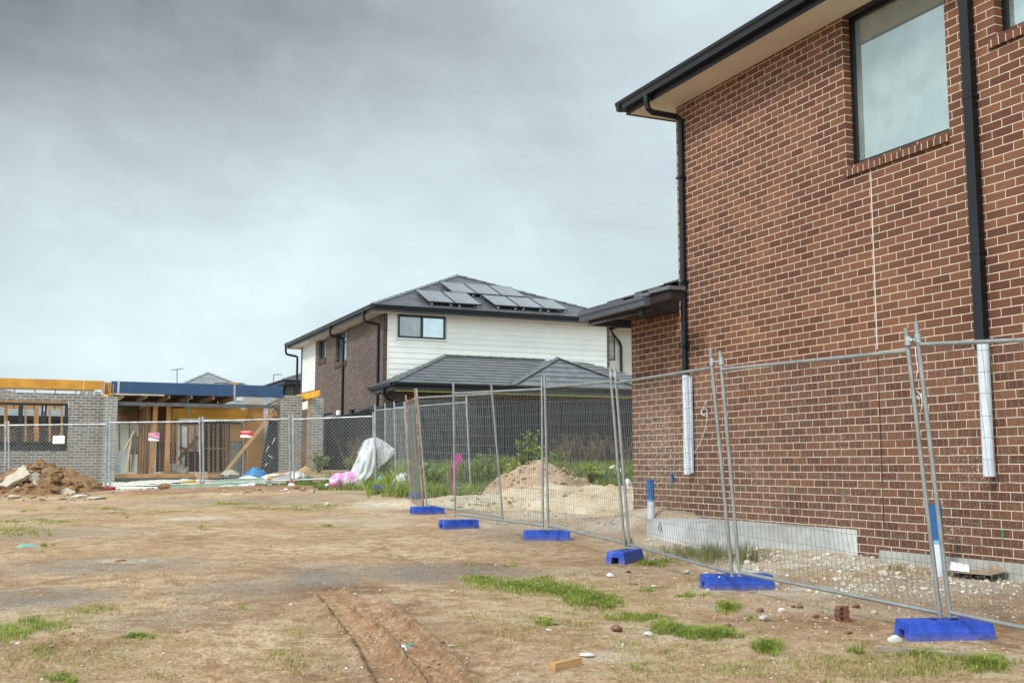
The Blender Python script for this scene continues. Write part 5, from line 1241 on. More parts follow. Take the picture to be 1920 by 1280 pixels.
# scattered gravel: uncountable
def gravel(name,n,boxes,m,seed,rmin,rmax):
    rr=np.random.default_rng(seed); vs=[];fs=[];V,F_=rockmesh(1,seed,.6,1,1.2); V=np.array(V); F_=np.array(F_); k=0
    tot=sum(b[4] for b in boxes)
    for (x0,x1,y0,y1,wt) in boxes:
        for _ in range(int(n*wt/tot)):
            px=rr.uniform(x0,x1);py=y0+(y1-y0)*rr.random()**1.2; x_,y_=_gp(px,py); r_=rmin+(rmax-rmin)*rr.random()**2.2*(1 if rr.random()<.93 else 2); a=rr.uniform(0,6.28)
            z_=float(height(x_,y_)); c,s=math.cos(a),math.sin(a); W=V*r_*rr.uniform(.7,1.3,3)
            vs.append(np.stack([W[:,0]*c-W[:,1]*s+x_,W[:,0]*s+W[:,1]*c+y_,W[:,2]+z_+r_*.12],-1)); fs.append(F_+k); k+=len(V)
    o=npmesh(name,np.concatenate(vs),np.concatenate(fs),m); return tag(o,kind='stuff')
gravel('gravel',3600,[(-40,1960,1040,1280,3),(1150,1960,1020,1170,2.2),(1500,1900,1050,1140,1.6),(-40,1200,960,1060,.8)],'stone_mix',3,.003,.015)
gravel('gravel',700,[(-40,1960,1040,1280,2),(1250,1950,1040,1180,2)],'rock_white',4,.003,.012)
mat('clod',(.33,.21,.13),.95,.3,20,bmp=.5)
gravel('soil_clods',2600,[(560,900,1100,1280,3),(1450,1900,1130,1200,1.4),(930,1100,995,1020,1),(850,1150,1040,1070,.8),(-30,400,1180,1280,1),(900,1900,1180,1280,1)],'clod',5,.003,.013)
gravel('rubble',260,[(170,620,904,922,1)],'rock_white',6,.010,.045); gravel('rubble',200,[(-20,180,925,940,1.0),(200,600,912,925,1)],'rock_brown',8,.015,.06)
def scatter_on(name,cx,cy,rx,ry,h,prof,n_,m,seed,rmin,rmax):
    rr=np.random.default_rng(seed); V,F_=rockmesh(1,seed,.7,1,1.3); V=np.array(V); F_=np.array(F_); vs=[];fs=[]
    for i in range(n_):
        a=rr.uniform(0,6.28); q=rr.random()**.6*.98; x_=cx+math.cos(a)*q*rx; y_=cy+math.sin(a)*q*ry-.05; r_=rmin+(rmax-rmin)*rr.random()**3
        z_=float(height(x_,y_))+h*max(0,1-q)**prof; t_=rr.uniform(0,6.28); c,s_=math.cos(t_),math.sin(t_); W=V*r_*rr.uniform(.6,1.4,3)
        vs.append(np.stack([W[:,0]*c-W[:,1]*s_+x_,W[:,0]*s_+W[:,1]*c+y_,W[:,2]+z_+rr.uniform(-.04,.06)],-1)); fs.append(F_+i*len(V))
    tag(npmesh(name,np.concatenate(vs),np.concatenate(fs),m),kind='stuff')
scatter_on('heap_clods',hp_.x-.25,hp_.y+.7,1.7,1.45,.80,.8,900,'heap_soil',21,.02,.15); scatter_on('heap_chips',hp_.x-.25,hp_.y+.7,1.7,1.45,.80,.8,260,'rock_pale',22,.012,.07)
scatter_on('sand_clods',at(1085,900,22.0).x,21.6,3.0,1.2,.30,.55,380,'mound_soil',25,.012,.06)
scatter_on('mound_clods',at(1003,865,24.2).x+.1,24.2,1.40,1.4,.86,.72,500,'mound_soil',23,.015,.06)
gravel('wall_rubble',260,[(1205,1680,1000,1050,1.2),(1660,1915,1062,1110,1),(1290,1700,1030,1110,.8)],'rock_white',31,.006,.03)
gravel('wall_rubble',1100,[(1205,1680,1000,1050,1.2),(1560,1915,1055,1110,1.3),(1290,1700,1040,1120,.8)],mat('chalk',(.60,.56,.48),.9,.3,5,bmp=.4,col2=(.45,.40,.33)),32,.005,.035)
gravel('heap_stones',260,[(900,1180,930,985,1)],'rock_pale',9,.02,.05)
# ------------------------------------------------------------------ timber and litter
def board_on_ground(label,p,q,w,h,m,name='timber_length',cat='timber',lift=0):
    a,b_=gpt(*p),gpt(*q); a.z+=h/2+lift; b_.z+=h/2+lift
    o=MB().beam(a,b_,w,h).build(name,m,None); o.location=a
    for v in o.data.vertices: v.co-=a
    return tag(o,label,cat)
o=board_on_ground('short square pine offcut in the foreground right of the tyre ruts',(1036,1258),(1085,1245),.045,.05,'pine','timber_offcut')
board_on_ground('long weathered plank half hidden in grass below the nearest blue block',(1640,1219),(1912,1238),.09,.03,'plank_grey')
board_on_ground('left of two pale posts lying on the far gravel before the red fence blocks',(288,936),(371,931.5),.09,.055,'pine_pale')
board_on_ground('right of two pale posts lying on the far gravel before the red fence blocks',(374,928.5),(457,927),.09,.055,'pine_pale')
board_on_ground('thin sawn scrap on bare soil left of centre',(216,1054),(234,1051),.04,.02,'pine_mid','timber_offcut')
# core-holed broken brick
g=gpt(1584,1167); o=thing('broken_brick','broken red brick standing on end with round core holes, left of the nearest block','brick',g)
s=MB(); w_,d_2,h_=.095,.08,.125; X_=V3(1,.15,0).normalized(); Y_=V3(-.15,1,0).normalized()
prof=[(-.5,0),(.5,0),(.5,1),(-.5,1)]
pts=[]
def edge(a,b_,n_,notch=None):
    for i in range(n_):
        t_=i/n_; p=(a[0]+(b_[0]-a[0])*t_,a[1]+(b_[1]-a[1])*t_); pts.append(p)
edge((-.5,0),(.5,0),4); 
for zc_ in (.12,.5,.86):
    for k in range(5): th=-math.pi/2+math.pi*k/4; pts.append((.5-.13*math.cos(th),zc_+.13*math.sin(th)))
edge((.5,1),(-.5,1),4)
for zc_ in (.72,.3):
    for k in range(5): th=math.pi/2-math.pi*k/4; pts.append((-.5+.07*math.cos(th),zc_+.10*math.sin(th)))
s.prism([g+X_*(a*w_)+DZ*(b_*h_-.01) for a,b_ in pts],Y_*d_2).build('brick_body','clay',o)
s=MB(); 
for zc_ in (.22,.52,.80): 
    c_=g-X_*.022+DZ*(zc_*h_)-Y_*.0015; s.tube([c_,c_+Y_*.003],.013,12)
s.build('core_hole','inside_dark',o)
rock(1605,1140,.03,'clay','brick chip beside the core-holed broken brick',71)
# cardboard flat by the footing
g=gpt(1835,1082); o=thing('cardboard_sheet','flattened brown cardboard with a pale flap on rubble by the wall','cardboard',g)
P=[gpt(1782,1079),gpt(1860,1090),gpt(1905,1080),gpt(1890,1066),gpt(1790,1066)]; z_=max(p.z for p in P)+.035
Q=[V3(p.x,p.y,z_+.01*(i%3)) for i,p in enumerate(P)]; MB().prism(Q,DZ*-.008).build('sheet','card',o)
P=[gpt(1782,1079),gpt(1818,1084)]; MB().prism([V3(P[0].x,P[0].y,z_+.012),V3(P[1].x,P[1].y,z_+.01),V3(P[1].x+.02,P[1].y+.05,z_+.07),V3(P[0].x+.03,P[0].y+.06,z_+.085)],V3(0,.006,0)).build('flap','sign_white',o)
P=[gpt(1862,1087),gpt(1905,1082)]; MB().prism([V3(P[0].x,P[0].y,z_-.005),V3(P[1].x,P[1].y,z_),V3(P[1].x-.05,P[1].y+.15,z_+.09),V3(P[0].x,P[0].y+.12,z_+.05)],V3(0,.006,.002)).build('flap','card',o)
def crumple(name,label,cat,px,py,sx,sy,h,m,seed,Y=None,ang=0,parent=None):
    g=gpt(px,py) if Y is None else at(px,py,Y); n_=14; s=MB(); rr=np.random.default_rng(seed); c,s_=math.cos(ang),math.sin(ang)
    for j in range(n_):
        for i in range(n_):
            a,b_=i/(n_-1)-.5,j/(n_-1)-.5; k=max(0,1-(2*abs(a))**2.4)*max(0,1-(2*abs(b_))**2.4)
            f1=float(fbm(a*5+seed,b_*5,seed)); f2=float(fbm(a*11+seed,b_*11,seed+3,2))
            x_=(a+.12*(f2-.5))*sx*(.8+.4*f1); y_=(b_+.1*(f1-.5))*sy
            s.v.append((g.x+x_*c-y_*s_,g.y+x_*s_+y_*c,g.z+h*k*(.35+.9*f1+.3*(f2-.5))-.01))
    for j in range(n_-1):
        for i in range(n_-1): a=j*n_+i; s.f.append((a,a+1,a+n_+1,a+n_))
    o=s.build(name,m,None,smooth=True); o.location=g
    for v in o.data.vertices: v.co-=g
    so=o.modifiers.new('thick','SOLIDIFY'); so.thickness=.004
    return tag(o,label,cat)
crumple('plastic_bottle','flattened pale teal bottle lying left beside a small tuft','litter',50,1027,.26,.11,.055,'teal_pale',5,ang=.35)
crumple('plastic_wrapper','teal and white crushed wrapper in the tyre ruts','litter',768,1204,.055,.06,.05,'teal_plastic',6)
crumple('plastic_wrapper','white half of the crushed wrapper lying in the tyre ruts','litter',756,1213,.055,.05,.04,'white_sheet',7)
crumple('plastic_scrap','tiny teal scrap right of the ruts','litter',872,1171,.03,.03,.02,'teal_plastic',8)
crumple('plastic_scrap','tiny teal scrap below the small round grass tuft','litter',1055,1178,.04,.03,.02,'teal_plastic',9)
crumple('plastic_scrap','pale blue scrap at the back of the long grass patch','litter',1004,1092,.09,.06,.03,'strap_blue',10)
crumple('plastic_scrap','white torn scrap beside the small round grass tuft','litter',1028,1181,.07,.05,.02,'white_sheet',12)
# ------------------------------------------------------------------ rubbish in front of the unfinished house
crumple('tarp','bright blue tarpaulin bundle before the doorway','tarp',478,893,.75,.5,.30,'tarp_blue',21,Y=34.0)
crumple('white_wrap','white crumpled wrap left of the blue tarpaulin bundle base','plastic',468,899,.7,.4,.14,'white_sheet',22,Y=33.6)
crumple('white_wrap','large white crumpled sheet right of the blue tarpaulin','plastic',512,898,.8,.5,.18,'white_sheet',23,Y=32.8)
crumple('white_wrap','white paper scraps on the ground under the green tubes','plastic',478,911,1.2,.35,.13,'white_sheet',24,Y=30.6)
crumple('white_wrap','white and lilac wrapping near the middle red block','plastic',432,914,.8,.3,.09,'white_sheet',25,Y=30.4)
crumple('white_wrap','small white bag in front of the right red block','plastic',547,912,.25,.2,.14,'white_sheet',26,Y=29.8)
crumple('white_wrap','white plastic spread right of the chain fence post','plastic',560,896,.6,.4,.16,'white_sheet',27,Y=32.4)
crumple('dust_sheet','beige crumpled dust sheet on the bottom plate by the stud','sheet',328,887,.75,.4,.42,'rock_pale',28,Y=35.35)
crumple('black_mat','dark rubber scrap on the white rubble','litter',283,911,.7,.3,.08,'dark_stuff',29,Y=31.0)
def junk(label,p,q,Yp,Yq,w,h,m,name='timber_length',cat='timber',grp=None):
    a,b_=at(*p,Yp),at(*q,Yq); o=MB().beam(a,b_,w,h).build(name,m,None); o.location=a
    for v in o.data.vertices: v.co-=a
    return tag(o,label,cat,grp)
tube_l=['lowest pale green tube reaching furthest left','second pale green tube from the bottom','middle pale green tube of the pile','upper pale green tube running right to the white beam','topmost thin green tube of the pile']
for i,(p,q) in enumerate((((315,914),(470,908)),((322,911),(480,905.5)),((345,909),(500,903)),((392,905),(506,900)),((405,901.5),(496,897.5)))):
    junk(tube_l[i]+' before the doorway',p,q,30.9+.12*i,31.2+.12*i,.10,.06,'green_tube','plastic_tube','tube','green tubes piled before the doorway')
junk('cream board lying in front of the rubble strip',(372,903),(460,897),32.0,32.4,.12,.04,'pine_pale')
junk('yellow orange board end under the middle chain fence post',(338,907),(368,903),31.2,31.3,.14,.12,'lvl_yellow'); junk('dark board beside the yellow board end',(322,908),(337,906.5),31.2,31.2,.12,.09,'inside_dark')
junk('white rectangular beam lying between the red blocks',(508,904),(546,896),31.0,31.1,.16,.22,'white_sheet','white_beam','beam')
junk('orange timber block at the end of the white beam',(505,906),(508,900),30.95,31.1,.12,.3,'lvl_orange','timber_block'); junk('flat orange board above the white beam',(508,896),(546,890.5),32.4,32.5,.2,.10,'card_tan'); junk('long tan board on the pile below the pier',(505,893),(553,886),34.4,34.7,.3,.08,'pine'); junk('tan plank resting on the pile right of the post',(549,890),(592,884),34.3,34.5,.25,.06,'pine')
junk('splintered plank pointing left over the white plastic',(566,893),(560,884),34.0,34.2,.10,.06,'pine_mid'); junk('pale broken board low on the right of the pile',(556,907),(600,900),31.6,32.5,.09,.05,'pine_pale'); junk('thin white strip along the foot of the right pier',(560,901),(612,895),31.2,31.6,.07,.04,'white_sheet')
crumple('cardboard_box','crushed brown cardboard carton under the timber strip of the pier','carton',573,889,.8,.5,.26,'card_tan',31,Y=34.0); crumple('cardboard_box','flattened tan carton left of the crushed one','carton',530,891,.9,.5,.16,'card_tan',32,Y=34.0)
junk('short white post standing at the left end of the bottom plate',(219,907),(219,893),34.6,34.6,.14,.12,'white_pvc','white_post','post')
junk('tan offcuts leaning on the plate behind the middle post, left stick',(366,886),(372,896),34.5,34.1,.08,.04,'pine'); junk('tan offcut leaning right behind the middle post',(388,896),(382,888),34.1,34.5,.08,.04,'pine'); junk('wide offcut lying between the leaning sticks',(370,894),(383,894),34.2,34.2,.16,.04,'pine')
junk('pale board leaning by the dust sheet',(343,886),(351,876),35.2,35.4,.12,.04,'pine_pale'); crumple('plaster_lump','pale lump of sacking at the foot of the diagonal brace','sack',432,889,.6,.35,.16,'rock_pale',34,Y=34.9)
rr_=random.Random(9)
crumple('foil_scrap','yellow and purple wrapper near the middle red block','litter',424,916,.22,.15,.06,'lvl_yellow',35,Y=30.0)
crumple('green_bag','dark green plastic bag among the tubes','litter',456,903,.5,.25,.12,mat('bag_green',(.02,.28,.12),.5,.2,5),36,Y=32.5)
# ------------------------------------------------------------------ pink bag, white box, draped plastic
bx=at(648,912,29.0)
def blobmesh(parts,sub,noise_,seed):
    import bmesh
    V=[];Fs=[];k=0
    for (c,rx_,ry_,rz_,an) in parts:
        bm=bmesh.new(); bmesh.ops.create_icosphere(bm,subdivisions=sub,radius=1)
        for v in bm.verts:
            p=v.co.copy(); f=1+noise_*(float(fbm(p.x*2.2+seed+k*.01,p.y*2.2+p.z*3,seed))-.5)*2+noise_*.6*(float(fbm(p.x*6+seed,p.z*6+p.y*4,seed+3,2))-.5)
            x_,z_=p.x*rx_*f,p.z*rz_*f; ca,sa=math.cos(an),math.sin(an); V.append((c.x+x_*ca-z_*sa,c.y+p.y*ry_*f,c.z+x_*sa+z_*ca))
        Fs+= [tuple(v.index+k for v in f_.verts) for f_ in bm.faces]; k=len(V); bm.free()
    s=MB(); s.v=V; s.f=Fs; return s
g0=at(643,912,29.0)
o=thing('plastic_bag','bulging pink plastic bag knotted in the middle, under the white draped sheet','bag',g0)
b1=blobmesh([(at(633,902,29.0),.24,.26,.20,.5),(at(652,900,29.05),.30,.28,.22,.25)],3,.16,3).build('bag_body','pink_bag',o,smooth=True,uv=False)
blobmesh([(at(659,905,28.8),.22,.20,.12,.12)],3,.14,5).build('bag_fold','pink_bag',o,smooth=True,uv=False)
blobmesh([(at(613,911,28.8),.06,.06,.07,.5)],2,.25,8).build('bag_neck','white_sheet',o,smooth=True,uv=False)
cb=thing('white_carton','small cream box lying on its corner right of the pink bag','box',at(671,915,28.6))
c0=at(669,916,28.6); MB().box(c0,V3(.20,-.05,.05),V3(.05,.25,.0),V3(-.13,0,.17)).build('carton_body','box_white',cb); MB().beam(at(677,906,28.5),at(683,914,28.5),.12,.02).build('carton_flap','box_white',cb); MB().beam(at(680,911,28.4),at(694,913,28.4),.05,.02).build('carton_strip','pine_pale',cb)
def sheet(name,label,cat,rows,m,seed,dep=.12,parent=None,n1=26,n2=22):
    """cloth through rows of (px,py,Y) control lines"""
    s=MB(); R_=[[at(*p) for p in row] for row in rows]
    def bez(P,t):
        P=list(P)
        while len(P)>1: P=[a.lerp(b_,t) for a,b_ in zip(P[:-1],P[1:])]
        return P[0]
    def lin(P,t):
        x=t*(len(P)-1); i=min(int(x),len(P)-2); f=x-i; f=f*f*(3-2*f) if len(P)>3 else f; return P[i].lerp(P[i+1],f)
    for i in range(n1):
        t=i/(n1-1)
        for j in range(n2):
            q=j/(n2-1); p=lin([lin(r_,q) for r_ in R_],t)
            fold=math.sin(q*19+2.3*math.sin(t*2)+seed)*.5+math.sin(q*41+seed*2+t*3)*.25+2.4*(float(fbm(t*3+seed,q*9,seed,3))-.5)
            s.v.append((p.x,p.y+dep*fold,p.z+dep*.15*fold))
    for i in range(n1-1):
        for j in range(n2-1): a=i*n2+j; s.f.append((a,a+1,a+n2+1,a+n2))
    g=R_[-1][0]
    if parent is None:
        o=s.build(name,m,None,smooth=True,uv=False); o.location=g
        for v in o.data.vertices: v.co-=g
        tag(o,label,cat)
    else: o=s.build(name,m,parent,smooth=True,uv=False)
    so=o.modifiers.new('thick','SOLIDIFY'); so.thickness=.003
    return o
Yd=29.2
dr=thing('plastic_sheet','translucent white plastic sheet caught on the corner post and trailing to the pink bag','plastic sheet',at(680,912,Yd))
sheet('main_drop','','',[[(683,826,Yd),(692,821,Yd-.3),(705,820,Yd-.5)],[(676,842,Yd),(690,840,Yd-.4),(706,838,Yd-.5)],[(666,866,Yd),(684,864,Yd-.4),(704,862,Yd-.5)],[(657,884,Yd),(678,886,Yd-.35),(697,888,Yd-.45)],[(655,893,Yd-.2),(668,900,Yd-.4),(684,903,Yd-.4)]],'plastic_sheet',2,.06,dr)
sheet('left_flap','','',[[(704,820,Yd),(690,822,Yd),(680,830,Yd)],[(698,832,Yd+.1),(682,836,Yd+.1),(672,844,Yd+.1)],[(690,850,Yd+.1),(678,853,Yd+.1),(668,848,Yd+.1)],[(684,860,Yd+.15),(679,857,Yd+.12),(676,856,Yd+.1)]],'plastic_sheet',4,.04,dr,14,14)
sheet('right_flap','','',[[(704,820,Yd-.1),(712,822,Yd-.3),(722,828,Yd-.5)],[(706,842,Yd-.1),(720,838,Yd-.4),(742,844,Yd-.7)],[(708,864,Yd-.1),(722,862,Yd-.4),(734,856,Yd-.6)],[(709,878,Yd-.1),(716,872,Yd-.3),(724,866,Yd-.5)]],'plastic_sheet',6,.05,dr,16,16)
nt_=thing('pink_netting','frayed pink net hanging on a mesh fence wire, left of the tall weeds','netting',at(856,925,18.6))
sheet('net','','',[[(853,852,18.4),(860,850,18.4),(866,853,18.4)],[(848,866,18.4),(857,863,18.4),(868,860,18.4)],[(845,882,18.4),(851,878,18.4),(859,872,18.4)],[(846,902,18.5),(849,900,18.5),(854,898,18.5)],[(850,928,18.5),(851,928,18.5),(852,926,18.5)]],'pink_net',3,.035,nt_,24,14)
fr=MB(); r5=random.Random(4)
for i in range(60):
    t=r5.random(); a=at(847+14*r5.random()*(1-t)+3*t,852+74*t,18.35); fr.tube([a,a+V3(r5.uniform(-.05,.06),r5.uniform(-.03,.03),r5.uniform(-.06,.03))],.003,3,False)
fr.build('loose_threads','pink_net',nt_,uv=False)
crumple('cyan_wrap','cyan plastic scrap at the foot of the far fence, right of the draped sheet','litter',714,906,.25,.2,.2,'strap_blue',41,Y=27.5); crumple('white_wrap','torn white plastic in the grass behind the edge-on rusty panel','plastic',757,905,.6,.4,.28,'white_sheet',42,Y=27)
# ------------------------------------------------------------------ vegetation
def blades(name,pos,h,w,m,seed,lean=.5,kind='stuff'):
    r=np.random.default_rng(seed); n_=len(pos); pos=np.asarray(pos); h=np.asarray(h)*r.uniform(.55,1.15,n_); w=np.asarray(w)*r.uniform(.7,1.3,n_)
    a=r.uniform(0,2*np.pi,n_); b_=r.uniform(0,2*np.pi,n_); l=h*lean*r.uniform(.2,1.3,n_)
    sx,sy=np.cos(a)*w/2,np.sin(a)*w/2; lx,ly=np.cos(b_)*l,np.sin(b_)*l; X,Y,Z=pos.T
    v=np.stack([np.stack([X-sx,Y-sy,Z-.01],-1),np.stack([X+sx,Y+sy,Z-.01],-1),
      np.stack([X-sx*.8+lx*.35,Y-sy*.8+ly*.35,Z+h*.55],-1),np.stack([X+sx*.8+lx*.35,Y+sy*.8+ly*.35,Z+h*.55],-1),
      np.stack([X+lx,Y+ly,Z+h*(1-.25*lean)],-1)],1).reshape(-1,3)
    k=np.arange(n_)[:,None]*5; f=np.stack([k+[0,1,3],k+[0,3,2],k+[2,3,4]],1).reshape(-1,3)
    o=npmesh(name,v,f,m); return tag(o,kind=kind) if kind else o
def px_positions(patches,seed):
    r=np.random.default_rng(seed); P=[];Hs=[];W=[]
    for (cx,cy,rx,ry,n_,h_,w_) in patches:
        k=0;tries=0
        cl=[(r.normal(0,.45),r.normal(0,.45)) for _ in range(max(3,int(n_/26)))]
        while k<n_ and tries<n_*6:
            tries+=1
            c_=cl[r.integers(len(cl))]; a,b_=c_[0]+r.normal(0,.09),c_[1]+r.normal(0,.16)
            if a*a+b_*b_>1.15: continue
            py=cy+b_*ry
            if py<885: continue
            x_,y_=_gp(cx+a*rx,py); P.append((x_,y_)); Hs.append(h_*(1-.35*min(1,(a*a+b_*b_)))); W.append(w_); k+=1
    P=np.array(P); z=height(P[:,0],P[:,1]); return np.column_stack([P,z]),np.array(Hs),np.array(W)
green=[(900,1090,58,11,900,.085,.006),(985,1098,95,17,2600,.10,.006),(1062,1108,60,12,900,.10,.006),(1100,1124,62,14,1900,.12,.006),(1130,1136,40,9,600,.10,.006),(1190,1160,75,10,1100,.08,.005),(1262,1178,55,13,1000,.10,.005),(1335,1190,68,11,1500,.115,.006),(1290,1186,30,8,450,.09,.006),
(1020,1168,22,8,420,.09,.005),(955,1057,22,5,200,.06,.005),(1440,1216,28,15,700,.13,.005),(1365,1140,30,12,420,.13,.006),(1300,1118,38,6,330,.06,.006),(1215,1106,24,5,160,.06,.005),(264,1196,31,6,430,.07,.005),(118,1274,38,10,350,.07,.005),(450,1144,14,4,110,.05,.006),(1850,1248,50,18,800,.14,.006),(1740,1230,70,12,500,.10,.005),
(86,1025,20,5,200,.07,.006),(374,991,13,4,110,.08,.008),(1230,1056,40,10,380,.11,.006),(1212,1058,18,6,160,.12,.006),(240,968,8,3,50,.08,.009),(96,1003,9,3,50,.08,.008),(60,1175,30,18,420,.08,.005),(20,1190,40,22,500,.09,.005),(95,1170,30,12,200,.07,.005),(1180,1252,60,14,130,.05,.004),(1600,1222,40,8,150,.07,.005),(1400,1160,24,6,80,.05,.005),(570,955,12,3,60,.06,.008),(758,928,26,5,160,.09,.010)]
p,h,w=px_positions(green,1); blades('grass',p,h*.68,w,'grass_green',1,1.7)
dry=[(150,952,10,4,60,.08,.012),(52,958,18,3,120,.10,.012),(115,954,14,3,80,.10,.012),(210,954,50,4,360,.05,.012),(60,978,110,6,700,.06,.012),(30,998,60,12,800,.07,.012),(240,962,60,3,200,.05,.012),(420,944,60,4,620,.08,.013),(520,954,110,4,750,.06,.013),(330,958,50,3,250,.05,.012),(590,948,70,4,420,.06,.012),(625,986,45,4,240,.05,.010),
(1400,1256,120,16,400,.06,.004),(1700,1256,200,18,700,.08,.005),(1800,1240,110,12,500,.11,.005),(1560,1240,90,14,300,.06,.005),(530,1240,60,20,260,.06,.005),(560,1190,50,14,160,.06,.004),(180,1143,60,8,420,.055,.005),(200,1140,50,6,260,.05,.005),(130,1185,70,18,300,.06,.005),(1080,1170,90,12,240,.06,.005),(870,1102,70,10,180,.05,.005),(1060,1080,100,10,220,.05,.005),(1680,1090,160,14,160,.05,.005),(1500,1075,80,10,150,.05,.005),
(85,1225,60,16,250,.06,.005),(1120,1150,100,16,380,.05,.005),(1240,1220,60,10,150,.05,.005),(870,1060,60,8,90,.05,.006),(1600,1245,320,22,700,.05,.005),(300,1010,160,20,160,.04,.006),(640,1180,50,30,120,.05,.005),(975,1030,80,12,80,.04,.006),(1790,1135,110,14,120,.05,.005)]
p,h,w=px_positions(dry,2); blades('dry_grass',p,h*.75,w,'grass_dry',2,1.6)
tallg=[(1320,1048,125,15,620,.20,.004),(1395,1052,25,10,200,.30,.005),(1345,1046,50,10,220,.24,.004),(1265,1040,50,8,250,.17,.005),(1180,1020,20,6,120,.12,.006),(1690,1072,40,6,60,.1,.005)]
p,h,w=px_positions(tallg,3); blades('rank_grass',p,h,w,'grass_rank',3,.45)
r=np.random.default_rng(15); q_=[]
for (x0,x1,y0,y1,n_) in ((830,1430,1065,1215,2600),(-20,330,1130,1275,1500),(1150,1900,1200,1280,1500),(480,640,1120,1275,500)):
    px=r.uniform(x0,x1,n_*3); py=r.uniform(y0,y1,n_*3); W_=np.array([_gp(a,b_) for a,b_ in zip(px,py)]); k_=fbm(W_[:,0]*2.1,W_[:,1]*2.1,44)>.53; q_.append(W_[k_][:n_])
q_=np.concatenate(q_); blades('sparse_grass',np.column_stack([q_,height(q_[:,0],q_[:,1])]),np.full(len(q_),.038),np.full(len(q_),.005),'grass_dry',16,1.6)
r=np.random.default_rng(12); P=[];Hs=[]
for (x0,x1,yy,dy_,n_,h_) in ((560,700,29.6,.7,1700,.17),(480,600,30.3,.4,700,.15),(590,695,28.2,.6,800,.15),(560,640,31.2,.8,900,.30),(690,770,29.9,.5,600,.26),(600,700,31.0,.9,900,.28),(430,500,30.2,.3,120,.12),(765,800,28.2,.6,300,.22)):
    px=r.uniform(x0,x1,n_); y=yy+r.normal(0,dy_*.5,n_); x=(px-960)/2062*y; k_=fbm(x*2.2,y*2.2,19)>.44; P.append(np.column_stack([x[k_],y[k_]])); Hs.append(np.full(k_.sum(),h_))
P=np.concatenate(P); Hs=np.concatenate(Hs); blades('verge_grass',np.column_stack([P,height(P[:,0],P[:,1])]),Hs,np.full(len(P),.015),'weed_mix',4,.7)
# weeds covering the bank before the ribbed fence
r=np.random.default_rng(8); N=30000
x=r.uniform(-4.4,5.2,N); y=r.uniform(23.6,31.2,N)
keepb=(fbm(x*1.2,y*1.2,77)+.10*sm(26,29,y))>.44
keepb&=~((np.hypot((x-.75)/1.6,(y-24.2)/1.6))<1); keepb&=y>24.6+1.0*(x>1.4)
keepb&=~((x<-2.6)&(y<28.4)); x,y=x[keepb],y[keepb]
hh_=.10+.42*fbm(x*.9,y*.9,91)*np.where(x<1.2,1.25,.9); blades('bank_weeds',np.column_stack([x,y,height(x,y)]),hh_,np.full(len(x),.016),'weed_mix',8,.7)
x=r.uniform(-3.4,1.0,5200); y=r.uniform(24.2,27.5,5200); k_=fbm(x*1.6,y*1.6,31)>.47; x,y=x[k_],y[k_]
blades('bank_weeds',np.column_stack([x,y,height(x,y)]),np.full(len(x),.42),np.full(len(x),.02),'grass_green',9,.8)
def leafcloud(stems,seed,size,dens):
    """small folded leaves along a list of stem polylines"""
    rr=random.Random(seed); s=MB()
    for pts in stems:
        for a,b_ in zip(pts[:-1],pts[1:]):
            L=(b_-a).length; n_=max(1,int(L*dens))
            for i in range(n_):
                p_=a.lerp(b_,rr.random()); d=V3(rr.uniform(-1,1),rr.uniform(-1,1),rr.uniform(-.2,.8)).normalized(); sz=size*rr.uniform(.5,1.3)
                t_=d.cross(V3(rr.uniform(-1,1),rr.uniform(-1,1),rr.uniform(-1,1))).normalized()*sz*.28
                s.add([p_,p_+d*sz*.5+t_,p_+d*sz,p_+d*sz*.5-t_],[(0,1,2),(0,2,3)])
    return s
def weed(label,px,py,Y,hgt,spread,nst,seed,m='weed_tall',flowers=True,dens=34,size=.085,name='weed_plant'):
    rr=random.Random(seed); g=at(px,py,Y); g.z=float(height(g.x,g.y))-.02; o=thing(name,label,'weed',g,'tall weeds on the bank'); st=[];sb=MB()
    for i in range(nst):
        a=rr.uniform(0,6.28); l=rr.uniform(.1,1)*spread; hh=hgt*rr.uniform(.55,1); pts=[g]
        for k in range(1,6):
            f=k/5; pts.append(g+V3(math.cos(a)*l*f**1.3+rr.uniform(-.02,.02),math.sin(a)*l*f**1.3,hh*f))
        st.append(pts); sb.tube(pts,.009,4,False,.003)
        for q in range(4):
            k=rr.randint(2,4); b_=rr.uniform(0,6.28); e=pts[k]+V3(math.cos(b_)*.22,math.sin(b_)*.22,rr.uniform(.08,.3))*rr.uniform(.4,1); br=[pts[k],pts[k].lerp(e,.5)+V3(0,0,.02),e]; st.append(br); sb.tube(br,.005,3,False,.002)
    sb.build('stem','weed_mix',o,uv=False); leafcloud(st,seed+1,size,dens).build('leaves',m,o,uv=False)
    if flowers:
        mat('flower_pale',(.60,.58,.48),.8,.2,20)
        for pts in st[::6][:8]:
            c=pts[-1]; MB().tube([c,c+V3(0,0,.026)],.010,5,True,.017).build('flower','flower_pale',o,uv=False)
    return o
weed('tallest weed with pale flower heads, above the left side of the mound',985,862,26.3,1.45,.55,9,1)
weed('bushy weed right of the tallest one, reaching over the mound top',1018,864,26.0,1.05,.6,10,2,m='weed_mix')
weed('broad green weed left of the tallest one behind the slanting panel post',915,872,26.0,.85,.7,12,3)
weed('leafy weed behind the pink netting',876,880,25.8,.70,.65,12,4,m='weed_mix',flowers=False); weed('low leafy weed left of the pink netting',815,886,25.8,.60,.6,10,5,m='weed_mix',flowers=False)
weed('dark green weed low at the foot of the tallest one',965,884,25.2,.75,.55,12,6,m='grass_green',flowers=False)
weed('bright low weed in front of the ribbed fence near the white block',1110,890,26.5,.42,.7,14,7,m='grass_green',flowers=False,dens=60)
